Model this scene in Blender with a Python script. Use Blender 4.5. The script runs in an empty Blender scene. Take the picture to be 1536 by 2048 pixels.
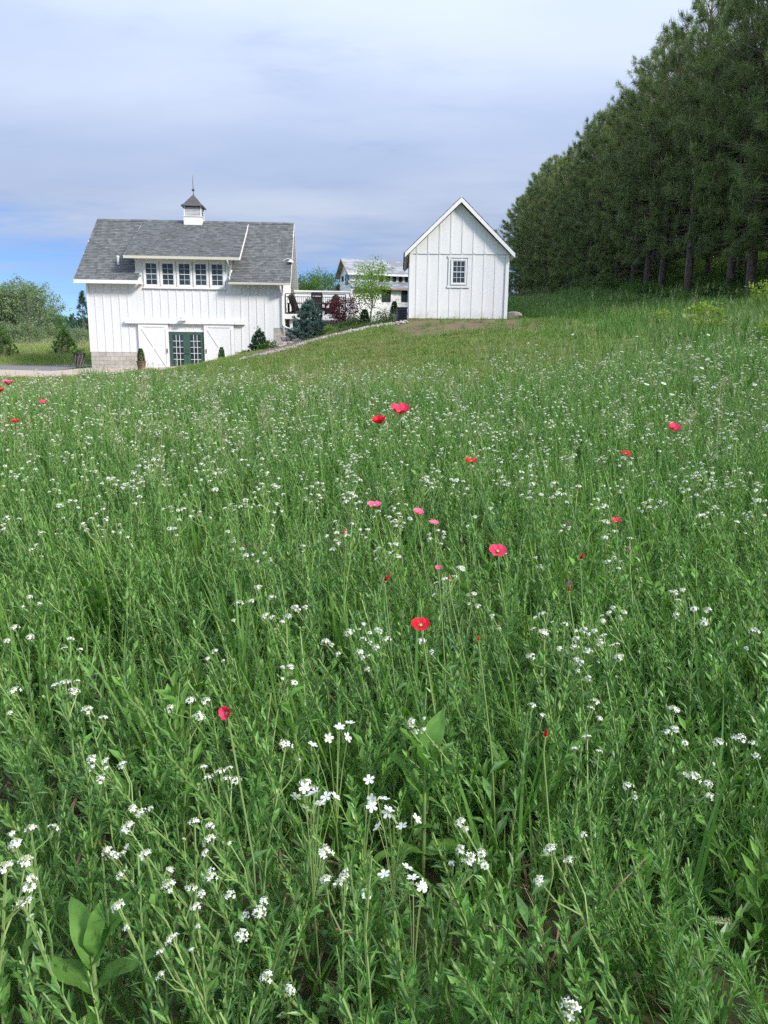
import bpy, math, random
import numpy as np
from mathutils import Vector, Matrix, Euler

rng = np.random.default_rng(7)
random.seed(7)
scene = bpy.context.scene
COL = scene.collection

# ---------------------------------------------------------------- camera
F_PX, HORIZON, ROLL, CAM_Z = 1500.0, 705.0, 0.010, 1.25
PITCH = math.atan((1024 - HORIZON) / F_PX)
cp, sp = math.cos(PITCH), math.sin(PITCH)
cr, sr = math.cos(ROLL), math.sin(ROLL)
cam_data = bpy.data.cameras.new('camera')
cam = bpy.data.objects.new('camera', cam_data)
COL.objects.link(cam)
cam_data.sensor_fit = 'VERTICAL'
cam_data.sensor_height = 36.0
cam_data.lens = F_PX / 2048 * 36
cam_data.clip_start = 0.05
cam_data.clip_end = 3000
right = Vector((cr, sr * sp, sr * cp)); up = Vector((-sr, cr * sp, cr * cp)); back = Vector((0, -cp, sp))
cam.matrix_world = Matrix(((right.x, up.x, back.x, 0), (right.y, up.y, back.y, 0), (right.z, up.z, back.z, CAM_Z), (0, 0, 0, 1)))
scene.camera = cam

# ---------------------------------------------------------------- sky, sun, exposure
SUN_DIR = Vector((0.68, -0.46, 0.57)).normalized()
SUN_EL = math.asin(SUN_DIR.z)
SUN_AZ = math.atan2(SUN_DIR.x, SUN_DIR.y)
EXPOSURE = 1.40
SUN_STRENGTH = 2.1
SKY_STRENGTH = 0.05
CLOUD_STRENGTH = 0.40

world = bpy.data.worlds.new('World')
scene.world = world
world.use_nodes = True
wn, wl = world.node_tree.nodes, world.node_tree.links
wn.clear()


def wnode(kind, **kw):
    n = wn.new(kind)
    for k, v in kw.items():
        setattr(n, k, v)
    return n


def wmath(op, a, b=None, clamp=False):
    n = wnode('ShaderNodeMath', operation=op, use_clamp=clamp)
    for i, v in enumerate((a, b)):
        if v is None:
            continue
        if isinstance(v, (int, float)):
            n.inputs[i].default_value = v
        else:
            wl.new(v, n.inputs[i])
    return n.outputs[0]


w_out = wnode('ShaderNodeOutputWorld')
sky = wnode('ShaderNodeTexSky', sky_type='NISHITA', sun_disc=False)
sky.sun_elevation = SUN_EL
sky.sun_rotation = SUN_AZ
sky.air_density = 1.0
sky.dust_density = 0.0
sky.ozone_density = 1.5
sky.altitude = 2500
bg_sky = wnode('ShaderNodeBackground')
bg_sky.inputs['Strength'].default_value = SKY_STRENGTH
tint_ = wnode('ShaderNodeMix', data_type='RGBA', blend_type='MULTIPLY')
tint_.inputs[0].default_value = 1.0
tint_.inputs[7].default_value = (0.50, 0.68, 0.98, 1)
wl.new(sky.outputs[0], tint_.inputs[6])
wl.new(tint_.outputs[2], bg_sky.inputs['Color'])
tc = wnode('ShaderNodeTexCoord')
sep = wnode('ShaderNodeSeparateXYZ')
wl.new(tc.outputs['Generated'], sep.inputs[0])
zc = wmath('MAXIMUM', sep.outputs['Z'], 0.0)
zd = wmath('ADD', zc, 0.09)
comb = wnode('ShaderNodeCombineXYZ')
wl.new(wmath('DIVIDE', sep.outputs['X'], zd), comb.inputs[0])
wl.new(wmath('DIVIDE', sep.outputs['Y'], zd), comb.inputs[1])


def wnoise(scale, detail, rough, offset, sx=1.0, sy=1.0, rot=0.0):
    mp = wnode('ShaderNodeMapping')
    mp.inputs['Location'].default_value = offset
    mp.inputs['Rotation'].default_value = (0, 0, rot)
    mp.inputs['Scale'].default_value = (sx, sy, 1)
    wl.new(comb.outputs[0], mp.inputs[0])
    n = wnode('ShaderNodeTexNoise')
    n.inputs['Scale'].default_value = scale
    n.inputs['Detail'].default_value = detail
    n.inputs['Roughness'].default_value = rough
    wl.new(mp.outputs[0], n.inputs['Vector'])
    return n.outputs['Fac']


n_big = wnoise(0.42, 2.5, 0.45, (0.2, 2.4, 0), 0.5, 1.0, 0.25)
n_mid = wnoise(1.1, 5.0, 0.55, (0.4, 7.3, 0), 0.7, 1.1, 0.3)
n_fine = wnoise(1.5, 7.0, 0.62, (5.2, 2.2, 0), 0.6, 1.1, 0.35)
# cover: a nearly closed thin deck overhead that breaks up towards the horizon
ramp = wnode('ShaderNodeMapRange', interpolation_type='SMOOTHSTEP')
ramp.inputs['From Min'].default_value = 0.03
ramp.inputs['From Max'].default_value = 0.22
wl.new(zc, ramp.inputs['Value'])
cov = wmath('ADD', wmath('MULTIPLY', ramp.outputs[0], 1.0), wmath('MULTIPLY', wmath('SUBTRACT', n_fine, 0.5), 1.9))
cov = wmath('ADD', cov, wmath('MULTIPLY', wmath('SUBTRACT', n_mid, 0.5), 0.8))
covr = wnode('ShaderNodeMapRange', interpolation_type='SMOOTHSTEP')
covr.inputs['From Min'].default_value = -0.15
covr.inputs['From Max'].default_value = 0.95
covr.inputs['To Max'].default_value = 0.96
wl.new(cov, covr.inputs['Value'])
# cloud tone: thick bluish belly to thin white veil
tone = wmath('ADD', wmath('MULTIPLY', n_big, 1.3), wmath('MULTIPLY', n_mid, 0.62))
toner = wnode('ShaderNodeMapRange', interpolation_type='SMOOTHSTEP')
toner.inputs['From Min'].default_value = 0.76
toner.inputs['From Max'].default_value = 1.14
wl.new(tone, toner.inputs['Value'])
cmix = wnode('ShaderNodeMix', data_type='RGBA')
cmix.inputs[6].default_value = (0.54, 0.66, 0.92, 1)
cmix.inputs[7].default_value = (0.73, 0.83, 1.02, 1)
wl.new(toner.outputs[0], cmix.inputs[0])
bg_cl = wnode('ShaderNodeBackground')
wl.new(cmix.outputs[2], bg_cl.inputs['Color'])
# an overcast deck is brighter overhead than at the horizon
wl.new(wmath('MULTIPLY', wmath('ADD', wmath('MULTIPLY', zc, 1.5), 0.54), CLOUD_STRENGTH), bg_cl.inputs['Strength'])
wmix = wnode('ShaderNodeMixShader')
wl.new(covr.outputs[0], wmix.inputs[0])
wl.new(bg_sky.outputs[0], wmix.inputs[1])
wl.new(bg_cl.outputs[0], wmix.inputs[2])
wl.new(wmix.outputs[0], w_out.inputs['Surface'])

sun_data = bpy.data.lights.new('sun', 'SUN')
sun_data.energy = SUN_STRENGTH
sun_data.angle = math.radians(13.0)
sun_data.color = (1.0, 0.93, 0.82)
sun = bpy.data.objects.new('sun', sun_data)
COL.objects.link(sun)
sun.rotation_euler = SUN_DIR.to_track_quat('Z', 'Y').to_euler()
sun.location = (20, -10, 30)

vs = scene.view_settings
vs.view_transform = 'Standard'
vs.look = 'None'
vs.exposure = EXPOSURE
vs.gamma = 1.0
vs.use_curve_mapping = False
scene.render.engine = 'CYCLES'
cy = scene.cycles
cy.max_bounces = 5
cy.diffuse_bounces = 3
cy.glossy_bounces = 2
cy.transmission_bounces = 3
cy.transparent_max_bounces = 4
cy.caustics_reflective = False
cy.caustics_refractive = False
cy.use_denoising = False
cy.denoiser = 'OPENIMAGEDENOISE'
cy.denoising_input_passes = 'RGB_ALBEDO_NORMAL'
cy.denoising_prefilter = 'NONE'
cy.use_adaptive_sampling = True
cy.adaptive_threshold = 0.02

# ---------------------------------------------------------------- helpers


def ray(px, py):
    u = (px - 768) / F_PX; v = (1024 - py) / F_PX
    u2 = cr * u - sr * v; v2 = sr * u + cr * v
    return np.array([u2, cp + v2 * sp, -sp + v2 * cp])


def at(px, py, Y):
    d = ray(px, py); t = Y / d[1]
    return np.array([d[0] * t, Y, CAM_Z + d[2] * t])


def tag(o, label=None, category=None, group=None, kind=None):
    if label: o['label'] = label
    if category: o['category'] = category
    if group: o['group'] = group
    if kind: o['kind'] = kind
    return o


def empty(name, loc=(0, 0, 0), rz=0.0, parent=None):
    o = bpy.data.objects.new(name, None)
    COL.objects.link(o)
    o.location = loc
    o.rotation_euler = (0, 0, rz)
    o.empty_display_size = 0.1
    if parent: o.parent = parent
    return o


def mesh_obj(name, me, parent=None, loc=None, link=True):
    o = bpy.data.objects.new(name, me)
    if link: COL.objects.link(o)
    if parent: o.parent = parent
    if loc is not None: o.location = loc
    return o


class MB:
    """collects faces for ONE mesh"""
    def __init__(self):
        self.v = []; self.f = []; self.t = []; self.m = []

    def add(self, verts, faces, tint=1.0, mat=0):
        b = len(self.v)
        self.v.extend([tuple(p) for p in verts])
        for f in faces:
            self.f.append([i + b for i in f]); self.t.append(tint); self.m.append(mat)
        return self

    def box(self, x0, x1, y0, y1, z0, z1, tint=1.0, mat=0):
        v = [(x0, y0, z0), (x1, y0, z0), (x1, y1, z0), (x0, y1, z0), (x0, y0, z1), (x1, y0, z1), (x1, y1, z1), (x0, y1, z1)]
        return self.add(v, [(0, 3, 2, 1), (4, 5, 6, 7), (0, 1, 5, 4), (1, 2, 6, 5), (2, 3, 7, 6), (3, 0, 4, 7)], tint, mat)

    def beam(self, a, b, w, h, upv=(0, 0, 1), tint=1.0, mat=0):
        a = Vector(a); b = Vector(b); d = (b - a).normalized(); u = Vector(upv)
        s = d.cross(u).normalized(); u = s.cross(d).normalized()
        v = []
        for p in (a, b):
            for i, j in ((-1, -1), (1, -1), (1, 1), (-1, 1)):
                v.append(p + s * (i * w / 2) + u * (j * h / 2))
        return self.add(v, [(0, 1, 2, 3)[::-1], (4, 5, 6, 7), (0, 1, 5, 4), (1, 2, 6, 5), (2, 3, 7, 6), (3, 0, 4, 7)], tint, mat)

    def prism(self, poly, y0, y1, tint=1.0, mat=0):
        """poly: (x,z) points counter-clockwise seen from -y"""
        n = len(poly)
        v = [(x, y0, z) for x, z in poly] + [(x, y1, z) for x, z in poly]
        f = [tuple(range(n)), tuple(range(2 * n - 1, n - 1, -1))]
        for i in range(n):
            j = (i + 1) % n
            f.append((j, i, i + n, j + n))
        return self.add(v, f, tint, mat)

    def tube(self, pts, radii, sides=6, cap=True, tint=1.0, mat=0):
        pts = [Vector(p) for p in pts]
        if not hasattr(radii, '__len__'): radii = [radii] * len(pts)
        ref = Vector((0.31, 0.17, 0.93)).normalized()
        v = []; f = []
        for i, p in enumerate(pts):
            d = (pts[min(i + 1, len(pts) - 1)] - pts[max(i - 1, 0)]).normalized()
            a = d.cross(ref)
            if a.length < 1e-3: a = d.cross(Vector((1, 0, 0)))
            a.normalize(); b = d.cross(a)
            for k in range(sides):
                t = 2 * math.pi * k / sides
                v.append(p + (a * math.cos(t) + b * math.sin(t)) * radii[i])
        for i in range(len(pts) - 1):
            for k in range(sides):
                k2 = (k + 1) % sides
                f.append((i * sides + k, i * sides + k2, (i + 1) * sides + k2, (i + 1) * sides + k))
        if cap:
            f.append(tuple(range(sides))[::-1]); f.append(tuple((len(pts) - 1) * sides + k for k in range(sides)))
        return self.add(v, f, tint, mat)

    def lathe(self, prof, cx=0, cy_=0, sides=12, tint=1.0, mat=0):
        v = []; f = []
        for r, z in prof:
            for k in range(sides):
                t = 2 * math.pi * k / sides
                v.append((cx + r * math.cos(t), cy_ + r * math.sin(t), z))
        for i in range(len(prof) - 1):
            for k in range(sides):
                k2 = (k + 1) % sides
                f.append((i * sides + k, i * sides + k2, (i + 1) * sides + k2, (i + 1) * sides + k))
        f.append(tuple(range(sides))[::-1]); f.append(tuple((len(prof) - 1) * sides + k for k in range(sides)))
        return self.add(v, f, tint, mat)

    def mesh(self, name, mats, smooth=False):
        me = bpy.data.meshes.new(name)
        me.from_pydata(self.v, [], self.f)
        for m in (mats if isinstance(mats, (list, tuple)) else [mats]):
            me.materials.append(m)
        if any(self.m): me.polygons.foreach_set('material_index', self.m)
        a = me.attributes.new('tint', 'FLOAT', 'FACE')
        a.data.foreach_set('value', np.array(self.t, dtype=np.float32))
        if smooth: me.polygons.foreach_set('use_smooth', [True] * len(self.f))
        me.update()
        return me

    def build(self, name, mats, parent=None, loc=None, smooth=False, link=True):
        return mesh_obj(name, self.mesh(name, mats, smooth), parent, loc, link)


def frames(d, spin):
    """(N,3,3) rotations whose z column is d, spun about it"""
    d = d / np.linalg.norm(d, axis=1, keepdims=True)
    ref = np.where(np.abs(d[:, 2:3]) < 0.95, np.array([[0, 0, 1.0]]), np.array([[1.0, 0, 0]]))
    a = np.cross(ref, d); a /= np.linalg.norm(a, axis=1, keepdims=True)
    b = np.cross(d, a)
    c, s = np.cos(spin)[:, None], np.sin(spin)[:, None]
    a2 = a * c + b * s; b2 = -a * s + b * c
    return np.stack([a2, b2, d], axis=2)


def stamp(tv, tf, R, loc, scl):
    """many copies of a small template as one vertex / face array"""
    tv = np.asarray(tv, float); tf = np.asarray(tf, int)
    V = np.einsum('nij,kj->nki', R, tv) * scl[:, None, None] + loc[:, None, :]
    n, k = V.shape[:2]
    Fc = (tf[None] + (np.arange(n) * k)[:, None, None])
    return V.reshape(-1, 3), Fc.reshape(-1, tf.shape[1])


def np_mesh(name, V, Fc, mats, tint=None, matidx=None, smooth=False):
    me = bpy.data.meshes.new(name)
    nf, k = Fc.shape
    me.vertices.add(len(V)); me.vertices.foreach_set('co', np.ascontiguousarray(V, dtype=np.float32).ravel())
    me.loops.add(nf * k); me.loops.foreach_set('vertex_index', np.ascontiguousarray(Fc, dtype=np.int32).ravel())
    me.polygons.add(nf)
    me.polygons.foreach_set('loop_start', np.arange(0, nf * k, k, dtype=np.int32))
    for m in (mats if isinstance(mats, (list, tuple)) else [mats]):
        me.materials.append(m)
    if matidx is not None: me.polygons.foreach_set('material_index', np.asarray(matidx, dtype=np.int32))
    a = me.attributes.new('tint', 'FLOAT', 'FACE')
    a.data.foreach_set('value', np.ones(nf, np.float32) if tint is None else np.asarray(tint, np.float32))
    if smooth: me.polygons.foreach_set('use_smooth', np.ones(nf, bool))
    me.update(calc_edges=True)
    me.validate()
    return me


# ---------------------------------------------------------------- materials
def new_mat(name):
    m = bpy.data.materials.new(name)
    m.use_nodes = True
    nt = m.node_tree
    return m, nt.nodes, nt.links, nt.nodes['Principled BSDF'], nt.nodes['Material Output']


def mix_rgb(n, l, fac, a, b, blend='MIX'):
    x = n.new('ShaderNodeMix'); x.data_type = 'RGBA'; x.blend_type = blend
    for sock, v in ((x.inputs[0], fac), (x.inputs[6], a), (x.inputs[7], b)):
        if hasattr(v, 'links'): l.new(v, sock)
        elif isinstance(v, (int, float)): sock.default_value = v
        else: sock.default_value = (*v, 1.0)
    return x.outputs[2]


def noise(n, l, scale, detail=4.0, rough=0.55, coord='Object', stretch=None):
    t = n.new('ShaderNodeTexCoord'); x = n.new('ShaderNodeTexNoise')
    x.inputs['Scale'].default_value = scale; x.inputs['Detail'].default_value = detail; x.inputs['Roughness'].default_value = rough
    src = t.outputs[coord] if coord != 'World' else None
    if coord == 'World':
        g = n.new('ShaderNodeNewGeometry'); src = g.outputs['Position']
    if stretch:
        mp = n.new('ShaderNodeMapping'); mp.inputs['Scale'].default_value = stretch; l.new(src, mp.inputs[0]); src = mp.outputs[0]
    l.new(src, x.inputs['Vector'])
    return x.outputs['Fac']


def rng_map(n, l, val, a, b, c=0.0, d=1.0):
    r = n.new('ShaderNodeMapRange'); l.new(val, r.inputs['Value'])
    for k, v in zip(('From Min', 'From Max', 'To Min', 'To Max'), (a, b, c, d)): r.inputs[k].default_value = v
    return r.outputs[0]


def solid(name, c1, c2=None, rough=0.6, scale=6.0, bump=0.0, bscale=60.0, spec=0.3, use_tint=True, metal=0.0, stretch=None):
    """painted / stone / wood surface: two close tones mixed by noise, per-piece tint, fine relief"""
    m, n, l, p, o = new_mat(name)
    c2 = c2 or tuple(x * 0.85 for x in c1)
    f = rng_map(n, l, noise(n, l, scale, 5.0, 0.6, 'Object', stretch), 0.3, 0.7)
    col = mix_rgb(n, l, f, c1, c2)
    if use_tint:
        a = n.new('ShaderNodeAttribute'); a.attribute_name = 'tint'
        x = n.new('ShaderNodeVectorMath'); x.operation = 'SCALE'
        l.new(col, x.inputs[0]); l.new(a.outputs['Fac'], x.inputs['Scale']); col = x.outputs[0]
    l.new(col, p.inputs['Base Color'])
    p.inputs['Roughness'].default_value = rough
    p.inputs['Specular IOR Level'].default_value = spec
    p.inputs['Metallic'].default_value = metal
    if bump:
        b = n.new('ShaderNodeBump'); b.inputs['Strength'].default_value = bump; b.inputs['Distance'].default_value = 0.02
        l.new(noise(n, l, bscale, 4.0, 0.6), b.inputs['Height']); l.new(b.outputs[0], p.inputs['Normal'])
    return m


def leaf_mat(name, c1, c2, rough=0.55, transl=0.3, patch=0.0, c3=None, spec=0.25):
    """foliage: plant-to-plant and leaf-to-leaf colour difference, light passing through"""
    m, n, l, p, o = new_mat(name)
    oi = n.new('ShaderNodeObjectInfo')
    col = mix_rgb(n, l, oi.outputs['Random'], c1, c2)
    if patch:
        f = rng_map(n, l, noise(n, l, patch, 3.0, 0.5, 'World'), 0.35, 0.65)
        col = mix_rgb(n, l, f, col, c3 or c2)
    a = n.new('ShaderNodeAttribute'); a.attribute_name = 'tint'
    x = n.new('ShaderNodeVectorMath'); x.operation = 'SCALE'
    l.new(col, x.inputs[0]); l.new(a.outputs['Fac'], x.inputs['Scale']); col = x.outputs[0]
    l.new(col, p.inputs['Base Color'])
    p.inputs['Roughness'].default_value = rough
    p.inputs['Specular IOR Level'].default_value = spec
    if transl:
        t = n.new('ShaderNodeBsdfTranslucent'); g = mix_rgb(n, l, 1.0, col, (1.1, 1.25, 0.6), 'MULTIPLY'); l.new(g, t.inputs['Color'])
        s = n.new('ShaderNodeMixShader'); s.inputs[0].default_value = transl
        l.new(p.outputs[0], s.inputs[1]); l.new(t.outputs[0], s.inputs[2]); l.new(s.outputs[0], o.inputs['Surface'])
    return m


M = {}
M['white'] = solid('white_paint', (0.705, 0.712, 0.73), (0.645, 0.655, 0.68), 0.45, 1.6, 0.04, 40, stretch=(2.5, 2.5, 0.5))
_m = M['white']; _n = _m.node_tree.nodes; _l = _m.node_tree.links; _p = _n['Principled BSDF']
_src = _p.inputs['Base Color'].links[0].from_socket
_tc = _n.new('ShaderNodeTexCoord'); _sx = _n.new('ShaderNodeSeparateXYZ'); _l.new(_tc.outputs['Object'], _sx.inputs[0])
_mm = _n.new('ShaderNodeMath'); _mm.operation = 'MULTIPLY'
_l.new(rng_map(_n, _l, _sx.outputs[2], 0.02, 0.38, 0.75, 0.0), _mm.inputs[0]); _l.new(rng_map(_n, _l, noise(_n, _l, 5.0, 6.0, 0.7, 'Object', (1, 1, 0.6)), 0.38, 0.68), _mm.inputs[1])
_mm.use_clamp = True
_l.new(mix_rgb(_n, _l, _mm.outputs[0], _src, (0.40, 0.35, 0.28)), _p.inputs['Base Color'])
M['trim'] = solid('white_trim', (0.74, 0.74, 0.745), (0.70, 0.70, 0.71), 0.4, 3.0)
M['cream'] = solid('cream_trim', (0.70, 0.68, 0.62), (0.66, 0.64, 0.58), 0.5, 3.0)
M['shingle'] = solid('grey_shingle', (0.142, 0.150, 0.154), (0.110, 0.116, 0.12), 0.9, 3.0, 0.5, 180, 0.2)
M['roof_dark'] = solid('dark_metal_roof', (0.09, 0.085, 0.085), (0.07, 0.065, 0.065), 0.5, 6.0)
M['block'] = solid('concrete_block', (0.46, 0.43, 0.40), (0.36, 0.34, 0.31), 0.9, 5.0, 0.6, 90, 0.2)
M['glass'] = solid('window_glass', (0.040, 0.062, 0.072), (0.018, 0.032, 0.040), 0.06, 2.0, 0.12, 3.0, 0.5)
M['green'] = solid('green_door_paint', (0.050, 0.100, 0.080), (0.043, 0.088, 0.070), 0.45, 4.0)
M['black'] = solid('black_metal', (0.018, 0.018, 0.02), (0.025, 0.025, 0.026), 0.5, 8.0)
M['brownchair'] = solid('dark_brown_chair', (0.045, 0.034, 0.032), (0.03, 0.024, 0.023), 0.6, 8.0)
M['bark'] = solid('pine_bark', (0.25, 0.205, 0.185), (0.075, 0.060, 0.055), 0.95, 7.0, 1.0, 18, 0.15, stretch=(1, 1, 0.45))
M['aspenbark'] = solid('pale_bark', (0.42, 0.42, 0.36), (0.28, 0.29, 0.24), 0.9, 5.0)
M['twig'] = solid('dead_twig', (0.17, 0.15, 0.14), (0.10, 0.088, 0.082), 0.9, 8.0)
M['stone'] = solid('field_stone', (0.48, 0.42, 0.38), (0.34, 0.31, 0.30), 0.9, 2.5, 0.5, 30, 0.2)
M['clay'] = solid('brown_pot', (0.13, 0.075, 0.05), (0.09, 0.05, 0.036), 0.6, 8.0)
M['darkpot'] = solid('dark_woven_pot', (0.06, 0.05, 0.046), (0.04, 0.033, 0.03), 0.7, 30.0, 0.5, 60)
M['plastic'] = solid('grey_plastic', (0.10, 0.105, 0.11), (0.08, 0.08, 0.085), 0.5, 8.0)

# foliage
M['herb'] = leaf_mat('grey_green_herb', (0.118, 0.248, 0.106), (0.185, 0.340, 0.072), 0.40, 0.36, 0.9, (0.140, 0.290, 0.074), 0.55)
M['herbstem'] = leaf_mat('pale_green_stem', (0.17, 0.265, 0.085), (0.23, 0.32, 0.11), 0.6, 0.1)
M['grass'] = leaf_mat('meadow_blade', (0.100, 0.235, 0.038), (0.165, 0.310, 0.050), 0.5, 0.3, 0.6, (0.075, 0.17, 0.035))
M['lawn'] = leaf_mat('lawn_blade', (0.125, 0.225, 0.045), (0.175, 0.265, 0.060), 0.6, 0.25, 0.5, (0.20, 0.235, 0.085))
M['field'] = leaf_mat('rough_grass_blade', (0.095, 0.20, 0.045), (0.145, 0.245, 0.060), 0.6, 0.25, 0.3, (0.10, 0.21, 0.05))
M['dryfield'] = leaf_mat('pale_field_blade', (0.20, 0.27, 0.075), (0.32, 0.32, 0.14), 0.7, 0.2, 0.15, (0.19, 0.28, 0.06))
M['seed'] = leaf_mat('pale_seed_head', (0.30, 0.33, 0.19), (0.36, 0.37, 0.23), 0.7, 0.2)
M['petal_white'] = leaf_mat('white_petal', (0.78, 0.79, 0.77), (0.82, 0.82, 0.80), 0.6, 0.3)
M['bud'] = leaf_mat('pale_green_bud', (0.32, 0.40, 0.18), (0.40, 0.45, 0.22), 0.6, 0.2)
M['milkweed'] = leaf_mat('broad_bright_leaf', (0.125, 0.27, 0.05), (0.15, 0.30, 0.06), 0.5, 0.4)
M['pine'] = leaf_mat('pine_needle', (0.155, 0.212, 0.100), (0.20, 0.245, 0.106), 0.5, 0.34)
M['candle'] = leaf_mat('pine_candle', (0.26, 0.28, 0.14), (0.32, 0.32, 0.17), 0.7, 0.1)
M['spruce'] = leaf_mat('blue_spruce_needle', (0.115, 0.195, 0.175), (0.135, 0.22, 0.195), 0.65, 0.1)
M['dkspruce'] = leaf_mat('green_spruce_needle', (0.045, 0.100, 0.060), (0.06, 0.12, 0.07), 0.65, 0.1)
M['aspen'] = leaf_mat('silvery_aspen_leaf', (0.165, 0.235, 0.12), (0.20, 0.265, 0.15), 0.5, 0.3)
M['broad'] = leaf_mat('broad_tree_leaf', (0.070, 0.150, 0.035), (0.095, 0.175, 0.045), 0.5, 0.35)
M['lime'] = leaf_mat('lime_leaf', (0.16, 0.30, 0.035), (0.20, 0.34, 0.05), 0.5, 0.45)
M['yellowleaf'] = leaf_mat('yellow_green_leaf', (0.19, 0.29, 0.045), (0.24, 0.32, 0.06), 0.5, 0.45)
M['maple'] = leaf_mat('dark_red_leaf', (0.072, 0.014, 0.026), (0.098, 0.020, 0.034), 0.5, 0.3)
M['shrub'] = leaf_mat('shrub_leaf', (0.065, 0.13, 0.030), (0.10, 0.18, 0.04), 0.55, 0.3)
M['arbor'] = leaf_mat('arborvitae_leaf', (0.038, 0.085, 0.026), (0.052, 0.105, 0.032), 0.6, 0.15)
M['oliveshrub'] = leaf_mat('olive_shrub_leaf', (0.15, 0.19, 0.055), (0.19, 0.22, 0.07), 0.55, 0.3)
M['hosta'] = leaf_mat('pale_ground_plant', (0.20, 0.28, 0.16), (0.24, 0.31, 0.19), 0.55, 0.3)
M['poppyred'] = leaf_mat('red_petal', (0.62, 0.006, 0.022), (0.68, 0.010, 0.035), 0.55, 0.35)
M['poppypink'] = leaf_mat('hot_pink_petal', (0.72, 0.035, 0.11), (0.75, 0.055, 0.15), 0.55, 0.35)
M['poppypale'] = leaf_mat('pink_petal', (0.76, 0.13, 0.28), (0.78, 0.18, 0.32), 0.55, 0.35)
M['poppycentre'] = solid('poppy_centre', (0.45, 0.42, 0.16), (0.35, 0.30, 0.10), 0.7, 90)
M['clover'] = leaf_mat('clover_flower', (0.42, 0.16, 0.34), (0.50, 0.22, 0.40), 0.6, 0.2)
M['drystalk'] = leaf_mat('dry_litter', (0.30, 0.22, 0.13), (0.20, 0.14, 0.09), 0.8, 0.1)
# ================================================================ terrain
CTRL = np.array([
    (0, 0, 0), (-4, 0, -0.03), (5, 0, 0.1), (0, -6, -0.1), (-8, -6, -0.1), (8, -6, 0.3), (0, 4, 0.13), (-5, 6, 0.08), (5, 6, 0.36), (-10, 14, 0.06),
    (-11.5, 26, 0.02), (-14, 30, 0.08), (-17, 36, 0.20), (-21.4, 46, 0.33), (-15.4, 40, 0.28), (-11, 39, 0.28), (-9, 37.6, 0.40), (-10, 34, 0.2),
    (-6.5, 37, 1.0), (-5, 36, 1.38), (-2.7, 33.5, 1.92), (-0.45, 30.5, 2.30), (0.87, 28, 2.42), (4.4, 28, 2.46), (2.6, 26, 2.15), (2.6, 34, 2.6),
    (-2, 18, 0.42), (-6, 22, 0.25), (1.2, 14, 0.62), (4.2, 12, 0.68), (7.6, 16, 1.45), (8.0, 22, 2.05), (8.3, 30, 2.75), (12, 22, 2.7),
    (13.4, 29.5, 3.25), (13.4, 38, 4.2), (12.6, 60, 5.6), (13.5, 85, 7.0), (20, 28, 4.9), (26, 30, 7.2), (26, 45, 8.6), (25, 70, 10.0), (15, 10, 2.0), (20, 15, 3.6),
    (-28, 60, 1.15), (-22, 52, 0.75), (-33, 70, 1.4), (-45, 80, 1.6), (-30, 40, 0.3), (-30, 20, 0.0), (-20, 10, 0.0),
    (-2.5, 42, 2.35), (-0.8, 38, 2.72), (-2.0, 37.5, 2.42), (-3.9, 37.6, 1.75), (-3, 50, 2.7), (-9, 52, 2.4), (0, 60, 3.4), (2, 75, 4.0), (-10, 100, 4.0), (-17, 50, 0.6), (10, 100, 6.5)])
_P = CTRL[:, :2]; _n = len(_P)


def _U(r2):
    return np.where(r2 > 1e-9, 0.5 * r2 * np.log(np.maximum(r2, 1e-9)), 0.0)


_K = _U(((_P[:, None] - _P[None]) ** 2).sum(-1)) + np.eye(_n) * 2.0
_A = np.zeros((_n + 3, _n + 3)); _A[:_n, :_n] = _K; _A[:_n, _n] = 1; _A[:_n, _n + 1:] = _P; _A[_n, :_n] = 1; _A[_n + 1:, :_n] = _P.T
_W = np.linalg.solve(_A, np.concatenate([CTRL[:, 2], np.zeros(3)]))


def sstep(a, b, x):
    t = np.clip((x - a) / (b - a), 0, 1); return t * t * (3 - 2 * t)


def H(x, y):
    x = np.atleast_1d(np.asarray(x, float)); y = np.atleast_1d(np.asarray(y, float))
    xs = np.clip(x, -60, 30); ys = np.clip(y, -10, 105)
    r2 = (xs[:, None] - _P[None, :, 0]) ** 2 + (ys[:, None] - _P[None, :, 1]) ** 2
    z = _U(r2) @ _W[:_n] + _W[_n] + xs * _W[_n + 1] + ys * _W[_n + 2]
    z = np.clip(z, -0.5, 12.0)
    z = z + (3.0 - z) * sstep(100, 260, np.hypot(x, y))
    near = 1 - sstep(10, 40, np.hypot(x, y))
    return z + near * 0.018 * (np.sin(x * 3.1 + y * 1.3) + np.sin(y * 4.7 - x * 2.2))


def h1(x, y):
    return float(H(x, y)[0])


def ground_hit(px, py, h):
    """where the sight line through a pixel is h above the ground"""
    d = ray(px, py); d = d / d[1]
    ys = np.arange(0.3, 60, 0.02)
    f = CAM_Z + d[2] * ys - h - H(d[0] * ys, ys)
    i = int(np.argmax(f < 0)) if (f < 0).any() else len(ys) - 1
    return d[0] * ys[i], ys[i]


LAWN = np.array([(-9.6, 37.0), (-6.5, 36.7), (-5, 35.7), (-2.7, 33.2), (-0.6, 30.2), (0.9, 28.0), (4.6, 28.2), (6.0, 27), (5.4, 20.5), (3.8, 14.2), (1.2, 11.9), (-2, 12.8), (-5, 17), (-8, 26), (-9.9, 34)])


def inside(poly, x, y):
    r = np.zeros(len(x), bool); j = len(poly) - 1
    for i in range(len(poly)):
        xi, yi = poly[i]; xj, yj = poly[j]
        c = ((yi > y) != (yj > y)) & (x < (xj - xi) * (y - yi) / (yj - yi + 1e-12) + xi)
        r ^= c; j = i
    return r


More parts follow.
